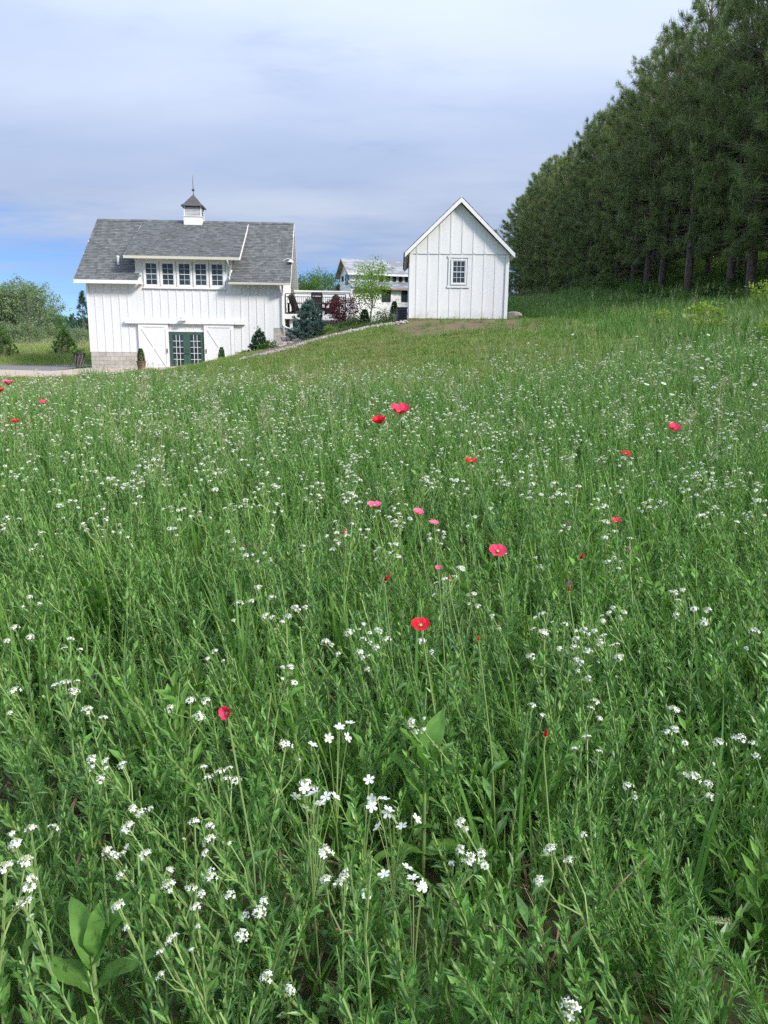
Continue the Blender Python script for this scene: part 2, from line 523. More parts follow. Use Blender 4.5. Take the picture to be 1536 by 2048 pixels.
def edge_dist(poly, x, y):
    d = np.full(len(x), 1e9)
    for i in range(len(poly)):
        a = np.array(poly[i - 1], float); b = np.array(poly[i], float); ab = b - a
        t = np.clip(((x - a[0]) * ab[0] + (y - a[1]) * ab[1]) / (ab @ ab), 0, 1)
        d = np.minimum(d, np.hypot(x - a[0] - t * ab[0], y - a[1] - t * ab[1]))
    return d


def gravel_near(x):
    return np.interp(x, [-60, -40, -14, -11, -8.8], [33, 31.5, 30.6, 33.0, 36.8])


def on_drive(x, y):
    g = (x < -8.8) & (y > gravel_near(x)) & (y < 46) & ~((x > -15.4) & (y > 40))
    return g


# ---- ground sheet
gx = np.concatenate([-np.geomspace(900, 28, 26), np.arange(-26, 18.01, 0.4), np.geomspace(19, 900, 26)])
gy = np.concatenate([[-300, -100, -40, -15, -6], np.arange(-3, 12, 0.2), np.arange(12, 50, 0.5), np.arange(50, 112, 2.5), np.geomspace(114, 1500, 18)])
GX, GY = np.meshgrid(gx, gy)
gz = H(GX.ravel(), GY.ravel())
gv = np.stack([GX.ravel(), GY.ravel(), gz], 1)
nx_, ny_ = len(gx), len(gy)
ii = np.arange((ny_ - 1) * nx_).reshape(ny_ - 1, nx_)[:, :-1].ravel()
gf = np.stack([ii, ii + 1, ii + 1 + nx_, ii + nx_], 1)

m, n, l, p, o = new_mat('ground_soil')
soil = mix_rgb(n, l, rng_map(n, l, noise(n, l, 9.0, 6, 0.65, 'World'), 0.3, 0.7), (0.060, 0.040, 0.028), (0.125, 0.088, 0.062))
moss = mix_rgb(n, l, rng_map(n, l, noise(n, l, 3.0, 5, 0.6, 'World'), 0.3, 0.7), (0.052, 0.090, 0.022), (0.095, 0.125, 0.040))
turf = mix_rgb(n, l, rng_map(n, l, noise(n, l, 0.8, 6, 0.65, 'World'), 0.3, 0.7), (0.115, 0.175, 0.040), (0.19, 0.205, 0.080))
za = n.new('ShaderNodeAttribute'); za.attribute_name = 'zone'
zs = n.new('ShaderNodeSeparateColor'); l.new(za.outputs['Color'], zs.inputs[0])
c_ = mix_rgb(n, l, rng_map(n, l, noise(n, l, 2.2, 5, 0.6, 'World'), 0.42, 0.62), soil, moss)
c_ = mix_rgb(n, l, zs.outputs[0], c_, turf)
bare = n.new('ShaderNodeMath'); bare.operation = 'MULTIPLY'
l.new(zs.outputs[1], bare.inputs[0]); l.new(rng_map(n, l, noise(n, l, 1.6, 6, 0.7, 'World'), 0.25, 0.5), bare.inputs[1])
c_ = mix_rgb(n, l, bare.outputs[0], c_, (0.155, 0.115, 0.080))
l.new(c_, p.inputs['Base Color']); p.inputs['Roughness'].default_value = 0.95; p.inputs['Specular IOR Level'].default_value = 0.1
b_ = n.new('ShaderNodeBump'); b_.inputs['Strength'].default_value = 0.6; b_.inputs['Distance'].default_value = 0.03
l.new(noise(n, l, 22.0, 6, 0.7, 'World'), b_.inputs['Height']); l.new(b_.outputs[0], p.inputs['Normal'])
M['ground'] = m
gme = np_mesh('ground', gv, gf, M['ground'], smooth=True)
zone = np.zeros((len(gv), 4), np.float32)
X_, Y_ = gv[:, 0], gv[:, 1]
ins = inside(LAWN, X_, Y_)
ed = edge_dist(LAWN, X_, Y_)
zone[:, 0] = np.where(ins, 1, np.clip(1 - ed / 1.2, 0, 1))
zone[:, 0] = np.maximum(zone[:, 0], (np.hypot(X_, Y_) > 14) * np.clip((X_ - 2) / 3, 0, 1))
zone[:, 0] = np.maximum(zone[:, 0], (Y_ > 44) * 1.0)
zone[:, 0] = np.maximum(zone[:, 0], sstep(16, 19, Y_))
# the bare strip of soil in front of the shed
zone[:, 1] = np.exp(-(np.clip(np.abs(X_ - 2.6) - 2.0, 0, 9) / 0.7) ** 2) * np.exp(-((Y_ - 26.2) / 1.9) ** 4)
zone[:, 3] = 1
za_ = gme.attributes.new('zone', 'FLOAT_COLOR', 'POINT'); za_.data.foreach_set('color', zone.ravel())
ground = tag(mesh_obj('ground', gme), kind='structure')


def strip(name, xs, ynear, yfar, mat, lift, rows=10):
    V = []; Fq = []
    for i, x in enumerate(xs):
        for j in range(rows + 1):
            y = ynear(x) + (yfar(x) - ynear(x)) * j / rows
            wob = 0.12 * math.sin(x * 2.3) + 0.08 * math.sin(x * 5.1 + 1) if j in (0, rows) else 0
            V.append((x, y + wob))
    V = np.array(V)
    V = np.column_stack([V, H(V[:, 0], V[:, 1]) + lift])
    for i in range(len(xs) - 1):
        for j in range(rows):
            a = i * (rows + 1) + j
            Fq.append((a, a + rows + 1, a + rows + 2, a + 1))
    return tag(mesh_obj(name, np_mesh(name, V, np.array(Fq), mat, smooth=True)), kind='structure')


M['gravel'] = solid('tan_gravel', (0.50, 0.42, 0.34), (0.34, 0.29, 0.25), 0.95, 14.0, 1.0, 60, 0.15)
M['asphalt'] = solid('grey_asphalt', (0.20, 0.195, 0.19), (0.145, 0.14, 0.14), 0.95, 2.0, 0.6, 90, 0.15)
strip('gravel_drive', np.arange(-60, -8.7, 0.6), lambda x: float(gravel_near(x)), lambda x: 37.0 if x < -15.6 else 40.05 + (x + 15.4) * 0.07, M['gravel'], 0.03)
strip('asphalt_drive', np.arange(-60, -15.7, 0.6), lambda x: 37.03, lambda x: 44.5, M['asphalt'], 0.035)

# ================================================================ buildings


def siding(wall, x0, x1, zb, zt, pitch=0.4, y=0.0, phase=0.0, bw=0.062, skip=(), bt=0.040):
    """single boards and the battens that cover their joints, as sub-parts of a wall (outer face towards -y)"""
    xs = [x0]
    x = x0 + (phase if phase > 0.05 else pitch)
    while x < x1 - 0.05:
        xs.append(x); x += pitch
    xs.append(x1)
    for a, b in zip(xs[:-1], xs[1:]):
        poly = col_poly(a + 0.0015, b - 0.0015, zb, zt)
        if poly:
            MB().prism(poly, y - 0.018, y, tint=random.uniform(0.975, 1.015)).build('board', M['white'], wall)
    for x in xs[1:-1]:
        if any(s0 < x < s1 for s0, s1 in skip): continue
        poly = col_poly(x - bw / 2, x + bw / 2, zb, zt)
        if poly:
            MB().prism(poly, y - bt, y - 0.0185, tint=random.uniform(0.98, 1.02)).build('batten', M['white'], wall)


def col_poly(a, b, zb, zt):
    """the column a..b between the functions zb and zt as an (x,z) polygon; zt may peak inside"""
    k = sorted({a, b} | {x for x in getattr(zt, 'knots', ()) if a < x < b})
    lo = max(zb(a + 1e-4), zb(b - 1e-4))
    top = [(x, zt(x)) for x in k]
    if max(t for _, t in top) - lo < 0.02: return None
    return [(a, lo), (b, lo)] + [(x, max(t, lo + 0.001)) for x, t in reversed(top)]


def shingle_roof(parent, org, u, v, width, length, clip=None, expo=0.15, name='shingles', seed=1):
    """laid courses of separate tabs, too many to be picked apart one by one"""
    r = random.Random(seed)
    org, u, v = Vector(org), Vector(u).normalized(), Vector(v).normalized()
    nrm = u.cross(v).normalized()
    mb = MB()
    rows = int(length / expo) + 1
    for j in range(rows):
        s0 = j * expo; s1 = min(s0 + expo * 1.15, length)
        a = -r.uniform(0, 0.25)
        while a < width:
            w = r.uniform(0.13, 0.27)
            a0, a1 = max(a, 0), min(a + w, width)
            a += w
            if a1 - a0 < 0.03: continue
            if clip and not clip((a0 + a1) / 2, (s0 + s1) / 2): continue
            t = 0.016 + r.uniform(0, 0.010)
            p = [org + u * (a0 + 0.003) + v * s0 + nrm * t, org + u * (a1 - 0.003) + v * s0 + nrm * t, org + u * (a1 - 0.003) + v * s1 + nrm * 0.004, org + u * (a0 + 0.003) + v * s1 + nrm * 0.004,
                 org + u * (a0 + 0.003) + v * s0, org + u * (a1 - 0.003) + v * s0]
            mb.add(p, [(0, 1, 2, 3), (4, 5, 1, 0), (4, 0, 3), (1, 5, 2)], tint=r.choice((0.80, 0.89, 0.96, 1.04, 1.12, 1.24)) * r.uniform(0.92, 1.08))
    return tag(mb.build(name, M['shingle'], parent), kind='stuff')


def window(parent, x, z0, w, h, cols, rows, y=-0.03, casing=0.09, frame_mat='trim', sash=0.035, mun=0.016):
    """double-hung window: casing, two sashes' bars and single panes; its mesh is the casing"""
    mb = MB()
    yf = y - 0.035
    mb.box(x - casing, x, yf, y, z0 - casing, z0 + h + casing); mb.box(x + w, x + w + casing, yf, y, z0 - casing, z0 + h + casing)
    mb.box(x, x + w, yf, y, z0 - casing, z0); mb.box(x, x + w, yf, y, z0 + h, z0 + h + casing)
    win = mb.build('window', M[frame_mat], parent)
    mb = MB()
    ys = y - 0.024
    mb.box(x, x + sash, ys, y, z0, z0 + h); mb.box(x + w - sash, x + w, ys, y, z0, z0 + h)
    mb.box(x + sash, x + w - sash, ys, y, z0, z0 + sash); mb.box(x + sash, x + w - sash, ys, y, z0 + h - sash, z0 + h)
    mb.box(x + sash, x + w - sash, ys - 0.006, y, z0 + h / 2 - sash / 2, z0 + h / 2 + sash / 2)
    mb.build('sash', M[frame_mat], win)
    xi0, xi1 = x + sash, x + w - sash
    halves = [(z0 + sash, z0 + h / 2 - sash / 2), (z0 + h / 2 + sash / 2, z0 + h - sash)]
    rh = rows // 2
    for zl, zh in halves:
        cw = (xi1 - xi0) / cols; ch = (zh - zl) / rh
        for i in range(1, cols):
            MB().box(xi0 + i * cw - mun / 2, xi0 + i * cw + mun / 2, y - 0.019, y, zl, zh).build('muntin', M[frame_mat], win)
        for j in range(1, rh):
            MB().box(xi0, xi1, y - 0.0165, y, zl + j * ch - mun / 2, zl + j * ch + mun / 2).build('muntin', M[frame_mat], win)
        for i in range(cols):
            for j in range(rh):
                MB().box(xi0 + i * cw, xi0 + (i + 1) * cw, y - 0.006, y - 0.001, zl + j * ch, zl + (j + 1) * ch, tint=random.uniform(0.75, 1.35)).build('pane', M['glass'], win)
    return win


# ---------------------------------------------------------------- barn
BA = math.radians(4.0)
barn = empty('barn', (-15.374, 40.0, 0.34), BA)
tag(barn, 'large white board-and-batten barn with grey shingle roof and cupola', 'barn')
W_, D_, EV = 9.97, 8.4, 4.28
RIDGE_Y, RIDGE_Z = 4.2, 8.0
OH = 0.5
eave_z = 4.40
ms = (RIDGE_Z - eave_z) / (RIDGE_Y + OH)          # main roof slope
dz0 = 5.62; ds = (7.93 - dz0) / (4.1 + OH)          # dormer roof slope
roofz = lambda y: eave_z + ms * (y + OH) if y <= RIDGE_Y else eave_z + ms * (2 * RIDGE_Y - y + OH)
DX0, DX1 = 2.50, 7.32

# walls: a solid core per wall, boards and battens on it
fw = MB().prism([(0, -0.25), (W_, -0.25), (W_, 4.45), (DX1, 4.45), (DX1, 5.62), (DX0, 5.62), (DX0, 4.45), (0, 4.45)], 0.0, 0.16).build('front_wall', M['white'], barn)
zb1 = lambda x: 0.80 if x < 2.48 else (0.0 if x < 7.43 else (0.86 if x < 9.48 else 2.12))
zt1 = lambda x: 5.66 if DX0 < x < DX1 else 4.42
for a, b in ((0.0, 2.5), (2.5, 7.32), (7.32, 7.43), (7.43, 9.48), (9.48, 9.97)):
    siding(fw, a, b, (lambda q: (lambda x: q))(zb1((a + b) / 2)), (lambda q: (lambda x: q))(zt1((a + b) / 2)), 0.41, 0.0, 0.0)
MB().box(-0.012, 0.10, -0.06, -0.0465, 0.80, 4.30).build('corner_board', M['trim'], fw)
MB().box(W_ - 0.10, W_ + 0.04, -0.06, -0.0465, 2.12, 4.30).build('corner_board', M['trim'], fw)
# side walls (gables) and rear wall
gpoly = [(0, -0.25), (D_, -0.25), (D_, 4.45), (RIDGE_Y, roofz(RIDGE_Y) - 0.12), (0, 4.45)]
gw = MB().prism(gpoly, 0.0, 0.16).build('gable_wall', M['white'], barn)
gw.location = (W_, 0.165, 0); gw.rotation_euler = (0, 0, math.pi / 2)
gt = lambda x: roofz(x) - 0.14
gt.knots = (RIDGE_Y,)
siding(gw, 0.0, D_ - 0.2, lambda x: 2.15, gt, 0.41)
gw2 = MB().prism([(-x, z) for x, z in gpoly][::-1], 0.0, 0.16).build('gable_wall', M['white'], barn)
gw2.location = (0, 0.165, 0); gw2.rotation_euler = (0, 0, -math.pi / 2)
MB().box(0, W_, D_ - 0.2, D_ - 0.04, -0.25, 4.45).build('rear_wall', M['white'], barn)

# foundation blocks
fnd = MB().box(0.02, W_ - 0.02, 0.02, D_ - 0.4, -0.6, 0.7).build('foundation', M['block'], barn)
fcols = [(0.0, 2.46, -0.3, 0.785), (7.45, 9.46, -0.3, 0.845), (9.49, W_ + 0.012, -0.3, 2.105)]
for x0, x1, z0, z1 in fcols:
    nr = max(1, round((z1 - z0) / 0.2)); bh = (z1 - z0) / nr
    for j in range(nr):
        x = x0 - (0.2 if j % 2 else 0)
        while x < x1 - 0.02:
            a, b = max(x, x0), min(x + 0.4, x1)
            x += 0.4
            if b - a < 0.06: continue
            MB().box(a + 0.004, b - 0.004, -0.03, 0.015, z0 + j * bh + 0.004, z0 + (j + 1) * bh - 0.004, tint=random.uniform(0.86, 1.12)).build('concrete_block', M['block'], fnd)
for j in range(12):
    x = 0.0 - (0.2 if j % 2 else 0)
    while x < 3.0:
        a, b = max(x, 0.06), x + 0.4
        x += 0.4
        MB().box(W_ - 0.02, W_ + 0.03, a + 0.004, b - 0.004, -0.3 + j * 0.2 + 0.004, -0.3 + (j + 1) * 0.2 - 0.004, tint=random.uniform(0.86, 1.12)).build('concrete_block', M['block'], fnd)

# main roof
xr0, xr1 = -0.43, 10.42
th = 0.13
def slope_slab(x0, x1, y0, y1, z0, s, name, mat, parent, t=th):
    mb = MB()
    z1 = z0 + s * (y1 - y0)
    v = [(x0, y0, z0 - t), (x1, y0, z0 - t), (x1, y1, z1 - t), (x0, y1, z1 - t), (x0, y0, z0), (x1, y0, z0), (x1, y1, z1), (x0, y1, z1)]
    mb.add(v, [(0, 3, 2, 1), (4, 5, 6, 7), (0, 1, 5, 4), (1, 2, 6, 5), (2, 3, 7, 6), (3, 0, 4, 7)])
    return mb.build(name, mat, parent)
rf = slope_slab(xr0, xr1, 0.17, RIDGE_Y, roofz(0.17), ms, 'roof', M['trim'], barn)
slope_slab(xr0, 2.81, -OH, 0.168, eave_z, ms, 'eave', M['trim'], rf)
slope_slab(7.30, xr1, -OH, 0.168, eave_z, ms, 'eave', M['trim'], rf)
rr = MB()
v = [(xr0, RIDGE_Y, RIDGE_Z - th), (xr1, RIDGE_Y, RIDGE_Z - th), (xr1, D_ + OH, eave_z - th), (xr0, D_ + OH, eave_z - th), (xr0, RIDGE_Y + 0.002, RIDGE_Z), (xr1, RIDGE_Y + 0.002, RIDGE_Z), (xr1, D_ + OH, eave_z), (xr0, D_ + OH, eave_z)]
rr.add(v, [(0, 3, 2, 1), (4, 5, 6, 7), (0, 1, 5, 4), (1, 2, 6, 5), (2, 3, 7, 6), (3, 0, 4, 7)])
rr.build('rear_slope', M['trim'], rf)
vv = Vector((0, 1, ms)); ln = math.hypot(RIDGE_Y + OH, RIDGE_Z - eave_z)
def clip_main(a, s):
    x = xr0 + a; y = -OH + s / ln * (RIDGE_Y + OH)
    if DX0 - 0.3 < x < 7.8 and y > 0.0 and (x > 2.15): 
        z_m = roofz(y); z_d = dz0 + ds * (y + OH)
        if 2.5 < x < 7.32: return False
        return True
    if y < 0.02 and 2.81 < x < 7.30: return False
    return True
shingle_roof(rf, (xr0 - 0.02, -OH - 0.03, eave_z + 0.004 - ms * 0.03), (1, 0, 0), vv, xr1 - xr0 + 0.04, ln + 0.02, clip_main, 0.155, seed=3)
rc = MB()
for i in range(36):
    x = xr0 + i * (xr1 - xr0) / 36; x2 = x + (xr1 - xr0) / 36 + 0.02
    for sgn in (-1, 1):
        rc.add([(x, RIDGE_Y + sgn * 0.001, RIDGE_Z + 0.045), (x2, RIDGE_Y + sgn * 0.001, RIDGE_Z + 0.035), (x2, RIDGE_Y + sgn * 0.16, RIDGE_Z - 0.085), (x, RIDGE_Y + sgn * 0.16, RIDGE_Z - 0.075)], [(0, 1, 2, 3) if sgn > 0 else (3, 2, 1, 0)], tint=random.uniform(0.7, 1.2))
tag(rc.build('ridge_cap', M['shingle'], rf), kind='stuff')
# fascias, gutter, rakes
MB().box(xr0 + 0.005, 2.815, -OH - 0.028, -OH - 0.002, eave_z - 0.20, eave_z - 0.012).build('fascia', M['trim'], rf)
MB().box(2.812, 2.838, -OH - 0.026, 0.0, eave_z - 0.20, eave_z - 0.01).build('fascia', M['trim'], rf)
gut = MB()
gut.add([(7.28, -OH - 0.12, eave_z - 0.04), (xr1 + 0.01, -OH - 0.12, eave_z - 0.04), (xr1 + 0.01, -OH - 0.09, eave_z - 0.15), (7.28, -OH - 0.09, eave_z - 0.15), (7.28, -OH - 0.003, eave_z - 0.15), (xr1 + 0.01, -OH - 0.003, eave_z - 0.15), (7.28, -OH - 0.003, eave_z - 0.03), (xr1 + 0.01, -OH - 0.003, eave_z - 0.03)],
        [(0, 3, 2, 1), (3, 4, 5, 2), (4, 6, 7, 5), (1, 2, 5, 7), (0, 6, 4, 3), (0, 1, 7, 6)])
gut.build('gutter', M['cream'], rf)
for xx, s_ in ((xr0 - 0.03, 0), (xr1 + 0.002, 1)):
    rk = MB()
    for (ya, za, yb, zb_) in ((-OH - 0.03, eave_z - ms * 0.03, RIDGE_Y - 0.003, RIDGE_Z), (D_ + OH, eave_z, RIDGE_Y + 0.003, RIDGE_Z)):
        a = (xx, ya, za); b = (xx + 0.028, yb, zb_)
        q = [(xx, ya, za - 0.22), (xx, yb, zb_ - 0.22), (xx, yb, zb_ - 0.004), (xx, ya, za - 0.004)]
        q2 = [(xx + 0.028, y, z) for _, y, z in q]
        rk.add(q + q2, [(0, 1, 2, 3), (7, 6, 5, 4), (0, 4, 5, 1), (1, 5, 6, 2), (2, 6, 7, 3), (3, 7, 4, 0)])
    rk.build('rake_board', M['trim'], rf)

# dormer
dr = slope_slab(2.11, 7.87, -OH - 0.05, 4.12, dz0 - 0.05 * ds, ds, 'dormer_roof', M['trim'], barn, 0.12)
dl = math.hypot(4.70, 4.70 * ds)
shingle_roof(dr, (2.09, -OH - 0.08, dz0 + 0.004 - ds * 0.08), (1, 0, 0), (0, 1, ds), 5.80, dl + 0.02, None, 0.155, seed=5)
g2 = MB()
ge = -OH - 0.055
g2.add([(2.10, ge - 0.12, dz0 - 0.06), (7.88, ge - 0.12, dz0 - 0.06), (7.88, ge - 0.09, dz0 - 0.19), (2.10, ge - 0.09, dz0 - 0.19), (2.10, ge, dz0 - 0.19), (7.88, ge, dz0 - 0.19), (2.10, ge, dz0 - 0.05), (7.88, ge, dz0 - 0.05)],
        [(0, 3, 2, 1), (3, 4, 5, 2), (4, 6, 7, 5), (1, 2, 5, 7), (0, 6, 4, 3), (0, 1, 7, 6)])
g2.build('gutter', M['cream'], dr)
for xx in (2.072, 7.873):
    q = [(xx, -OH - 0.08, dz0 - 0.19), (xx, 4.0, dz0 - 0.19 + ds * 4.5), (xx, 4.0, dz0 - 0.006 + ds * 4.5), (xx, -OH - 0.08, dz0 - 0.006 - ds * 0.08)]
    q2 = [(xx + 0.034, y, z) for _, y, z in q]
    MB().add(q + q2, [(0, 1, 2, 3), (7, 6, 5, 4), (0, 4, 5, 1), (1, 5, 6, 2), (2, 6, 7, 3), (3, 7, 4, 0)]).build('rake_board', M['trim'], dr)
for xx in (DX0 + 0.001, DX1 - 0.06):
    ck = MB(); ym = 4.0
    ck.add([(xx, 0.161, roofz(0.161) - 0.05), (xx, ym, roofz(ym) - 0.05), (xx, 0.161, dz0 + ds * 0.66 - 0.1), (xx + 0.06, 0.161, roofz(0.161) - 0.05), (xx + 0.06, ym, roofz(ym) - 0.05), (xx + 0.06, 0.161, dz0 + ds * 0.66 - 0.1)],
           [(0, 2, 1), (3, 4, 5), (0, 1, 4, 3), (1, 2, 5, 4), (2, 0, 3, 5)])
    ck.build('dormer_cheek', M['white'], barn)
# five double-hung windows in one row
for i in range(5):
    window(barn, 3.01 + i * 0.835, 4.19, 0.61, 1.10, 2, 4, y=-0.048, casing=0.085)
sl = MB().box(2.88, 7.07, -0.11, -0.0475, 4.02, 4.10).build('window_sill', M['trim'], barn)
MB().box(2.88, 7.07, -0.10, -0.0475, 5.378, 5.47).build('window_head', M['trim'], barn)
# sliding doors on their rail
MB().box(1.86, 8.02, -0.20, -0.047, 2.26, 2.43).build('door_rail', M['trim'], barn)
for i in range(7):
    x = 2.4 + i * 0.85
    MB().box(x - 0.02, x + 0.02, -0.21, -0.203, 2.29, 2.40).build('rail_bracket', M['trim'], barn)
for x0, x1 in ((2.51, 4.04), (5.87, 7.41)):
    zb_, zt_ = -0.08, 2.245
    sd = MB().box(x0, x1, -0.115, -0.07, zb_, zt_).build('sliding_door', M['white'], barn)
    fr = 0.15; yo = -0.142
    for nm, a in (('stile', (x0, x0 + fr, zb_, zt_)), ('stile', (x1 - fr, x1, zb_, zt_)), ('cross_rail', (x0 + fr, x1 - fr, zt_ - fr, zt_)), ('cross_rail', (x0 + fr, x1 - fr, zb_, zb_ + fr))):
        MB().box(a[0] + .002, a[1] - .002, yo, -0.1155, a[2], a[3]).build(nm, M['trim'], sd)
    xi0, xi1, zi0, zi1 = x0 + fr, x1 - fr, zb_ + fr, zt_ - fr
    for k, (a, b) in enumerate((((xi0, zi0), (xi1, zi1)), ((xi0, zi1), (xi1, zi0)))):
        bw = 0.075
        dx, dz = b[0] - a[0], b[1] - a[1]; L = math.hypot(dx, dz); nx2, nz2 = -dz / L * bw, dx / L * bw
        yy = -0.136 - 0.004 * k
        pl = [(a[0] - nx2 * 0.6, a[1] - nz2 * 0.6), (b[0] - nx2 * 0.6, b[1] - nz2 * 0.6), (b[0] + nx2 * 0.6, b[1] + nz2 * 0.6), (a[0] + nx2 * 0.6, a[1] + nz2 * 0.6)]
        MB().prism(pl, yy, -0.1158 + 0.0002 * k).build('cross_brace', M['trim'], sd)
    hx = x1 - 0.09 if x0 < 4 else x0 + 0.09
    MB().box(hx - 0.018, hx + 0.018, -0.185, -0.145, 0.78, 1.0).build('pull_handle', M['black'], sd)
# glazed double door
dfz = 1.86
df = MB()
df.box(4.07, 4.13, -0.075, -0.0475, -0.1, dfz); df.box(5.78, 5.84, -0.075, -0.0475, -0.1, dfz); df.box(4.13, 5.78, -0.075, -0.0475, dfz - 0.05, dfz)
df.build('door_frame', M['green'], barn)
MB().box(4.05, 5.86, -0.09, -0.0475, dfz + 0.002, dfz + 0.11).build('door_head', M['trim'], barn)
for k in range(2):
    a = 4.135 + k * 0.823; b = a + 0.817
    fdz0, fdz1 = -0.08, dfz - 0.055
    g0, g1, h0, h1_ = (a + 0.10, b - 0.18, 0.14, fdz1 - 0.10) if k == 0 else (a + 0.18, b - 0.10, 0.14, fdz1 - 0.10)
    d = MB()
    d.box(a, g0, -0.07, -0.0475, fdz0, fdz1); d.box(g1, b, -0.07, -0.0475, fdz0, fdz1); d.box(g0, g1, -0.07, -0.0475, fdz0, h0); d.box(g0, g1, -0.07, -0.0475, h1_, fdz1)
    dd = d.build('glazed_door', M['green'], barn)
    cw = (g1 - g0) / 3; ch = (h1_ - h0) / 5
    for i in range(1, 3): MB().box(g0 + i * cw - .011, g0 + i * cw + .011, -0.066, -0.0475, h0, h1_).build('muntin', M['trim'], dd)
    for j in range(1, 5): MB().box(g0, g1, -0.0635, -0.0475, h0 + j * ch - .011, h0 + j * ch + .011).build('muntin', M['trim'], dd)
    for i in range(3):
        for j in range(5):
            MB().box(g0 + i * cw, g0 + (i + 1) * cw, -0.054, -0.049, h0 + j * ch, h0 + (j + 1) * ch, tint=random.uniform(0.5, 1.0)).build('pane', M['glass'], dd)
    hx = b - 0.06 if k == 0 else a + 0.06
    MB().lathe([(0.03, 0), (0.03, 0.012)], 0, 0, 10).build('door_knob', M['black'], dd).matrix_local = Matrix.Translation((hx, -0.07, 0.90)) @ Matrix.Rotation(math.pi / 2, 4, 'X')
    MB().lathe([(0.028, 0), (0.034, 0.03), (0.02, 0.05)], 0, 0, 10).build('door_knob', M['black'], dd).matrix_local = Matrix.Translation((hx, -0.07, 0.75)) @ Matrix.Rotation(math.pi / 2, 4, 'X')
# gooseneck lamp
lp = MB().tube([(4.93, -0.05, 2.62), (4.93, -0.16, 2.78), (4.93, -0.30, 2.82), (4.93, -0.40, 2.74), (4.93, -0.41, 2.66)], 0.014, 6).build('wall_lamp', M['trim'], barn)
MB().lathe([(0.04, 2.68), (0.06, 2.64), (0.17, 2.55), (0.19, 2.50), (0.18, 2.50), (0.05, 2.62)], 4.93, -0.41, 14).build('lamp_shade', M['trim'], lp)
# second lamp high under the right gable
l2 = MB().tube([(W_ + 0.03, 0.8, 5.6), (W_ + 0.25, 0.8, 5.72), (W_ + 0.42, 0.8, 5.66)], 0.015, 6).build('gable_lamp', M['trim'], barn)
MB().lathe([(0.04, 5.66), (0.15, 5.55), (0.16, 5.52)], W_ + 0.42, 0.8, 12).build('lamp_shade', M['trim'], l2)
# downspouts
MB().tube([(9.90, -0.55, 4.22), (9.92, -0.5, 4.05), (9.96, -0.1, 3.80), (9.97, -0.09, 3.6), (9.97, -0.09, 2.35), (10.02, -0.13, 2.22), (10.2, -0.2, 2.12), (10.62, -0.3, 2.02)], 0.05, 6).build('downspout', M['trim'], barn)
MB().tube([(7.26, -0.62, 5.42), (7.27, -0.5, 5.3), (7.33, -0.12, 5.14), (7.34, -0.1, 5.0), (7.30, -0.12, 4.66), (7.30, -0.3, 4.57)], 0.045, 6).build('downspout', M['trim'], barn)
# vent pipe on the left roof slope
vp = MB().lathe([(0.055, 0), (0.055, 0.42), (0.075, 0.42), (0.075, 0.50), (0.02, 0.52)], 0, 0, 12).build('vent_pipe', M['trim'], barn)
vp.location = (1.52, 0.55, roofz(0.55) - 0.05)
MB().lathe([(0.10, 0), (0.09, 0.06)], 0, 0, 12).build('pipe_boot', M['black'], vp)
# cupola
cu = empty('cupola', (4.88, RIDGE_Y, 0), 0, barn)
MB().box(-0.5, 0.5, -0.5, 0.5, 7.35, 8.17).build('base', M['trim'], cu)
MB().box(-0.53, 0.53, -0.53, 0.53, 8.171, 8.21).build('base_cap', M['trim'], cu)
for sx in (-1, 1):
    for sy in (-1, 1):
        MB().box(sx * 0.48 - 0.06 * (sx > 0), sx * 0.48 + 0.06 * (sx < 0), sy * 0.48 - 0.06 * (sy > 0), sy * 0.48 + 0.06 * (sy < 0), 8.211, 8.72).build('corner_post', M['trim'], cu)
MB().box(-0.40, 0.40, -0.40, 0.40, 8.212, 8.715).build('core', M['white'], cu)
for k in range(4):
    c, s = (1, 0, -1, 0)[k], (0, 1, 0, -1)[k]
    for j in range(7):
        z = 8.24 + j * 0.067
        sl_ = MB().add([(-0.42, -0.475, z), (0.42, -0.475, z), (0.42, -0.405, z + 0.06), (-0.42, -0.405, z + 0.06), (-0.42, -0.475, z + 0.014), (0.42, -0.475, z + 0.014), (0.42, -0.405, z + 0.074), (-0.42, -0.405, z + 0.074)],
                       [(0, 3, 2, 1), (4, 5, 6, 7), (0, 1, 5, 4), (1, 2, 6, 5), (2, 3, 7, 6), (3, 0, 4, 7)]).build('louvre', M['white'], cu)
        sl_.rotation_euler = (0, 0, k * math.pi / 2)
hr = MB()
prof = [(0.62, 8.72), (0.60, 8.76), (0.45, 8.88), (0.26, 9.12), (0.04, 9.38)]
for (r0, z0), (r1, z1) in zip(prof[:-1], prof[1:]):
    for k in range(4):
        a0 = math.pi / 4 + k * math.pi / 2; a1 = a0 + math.pi / 2; q = math.sqrt(2)
        hr.add([(r0 * q * math.cos(a0), r0 * q * math.sin(a0), z0), (r0 * q * math.cos(a1), r0 * q * math.sin(a1), z0), (r1 * q * math.cos(a1), r1 * q * math.sin(a1), z1), (r1 * q * math.cos(a0), r1 * q * math.sin(a0), z1)], [(0, 1, 2, 3)], tint=random.uniform(0.9, 1.15))
hr.add([(-0.62, -0.62, 8.721), (0.62, -0.62, 8.721), (0.62, 0.62, 8.721), (-0.62, 0.62, 8.721)], [(0, 3, 2, 1)])
hr.build('hip_roof', M['roof_dark'], cu)
MB().lathe([(0.045, 9.34), (0.03, 9.42), (0.015, 9.5), (0.02, 9.58), (0.075, 9.62), (0.085, 9.65), (0.06, 9.70), (0.02, 9.74), (0.016, 10.1), (0.006, 10.42)], 0, 0, 10).build('spire', M['roof_dark'], cu, smooth=True)

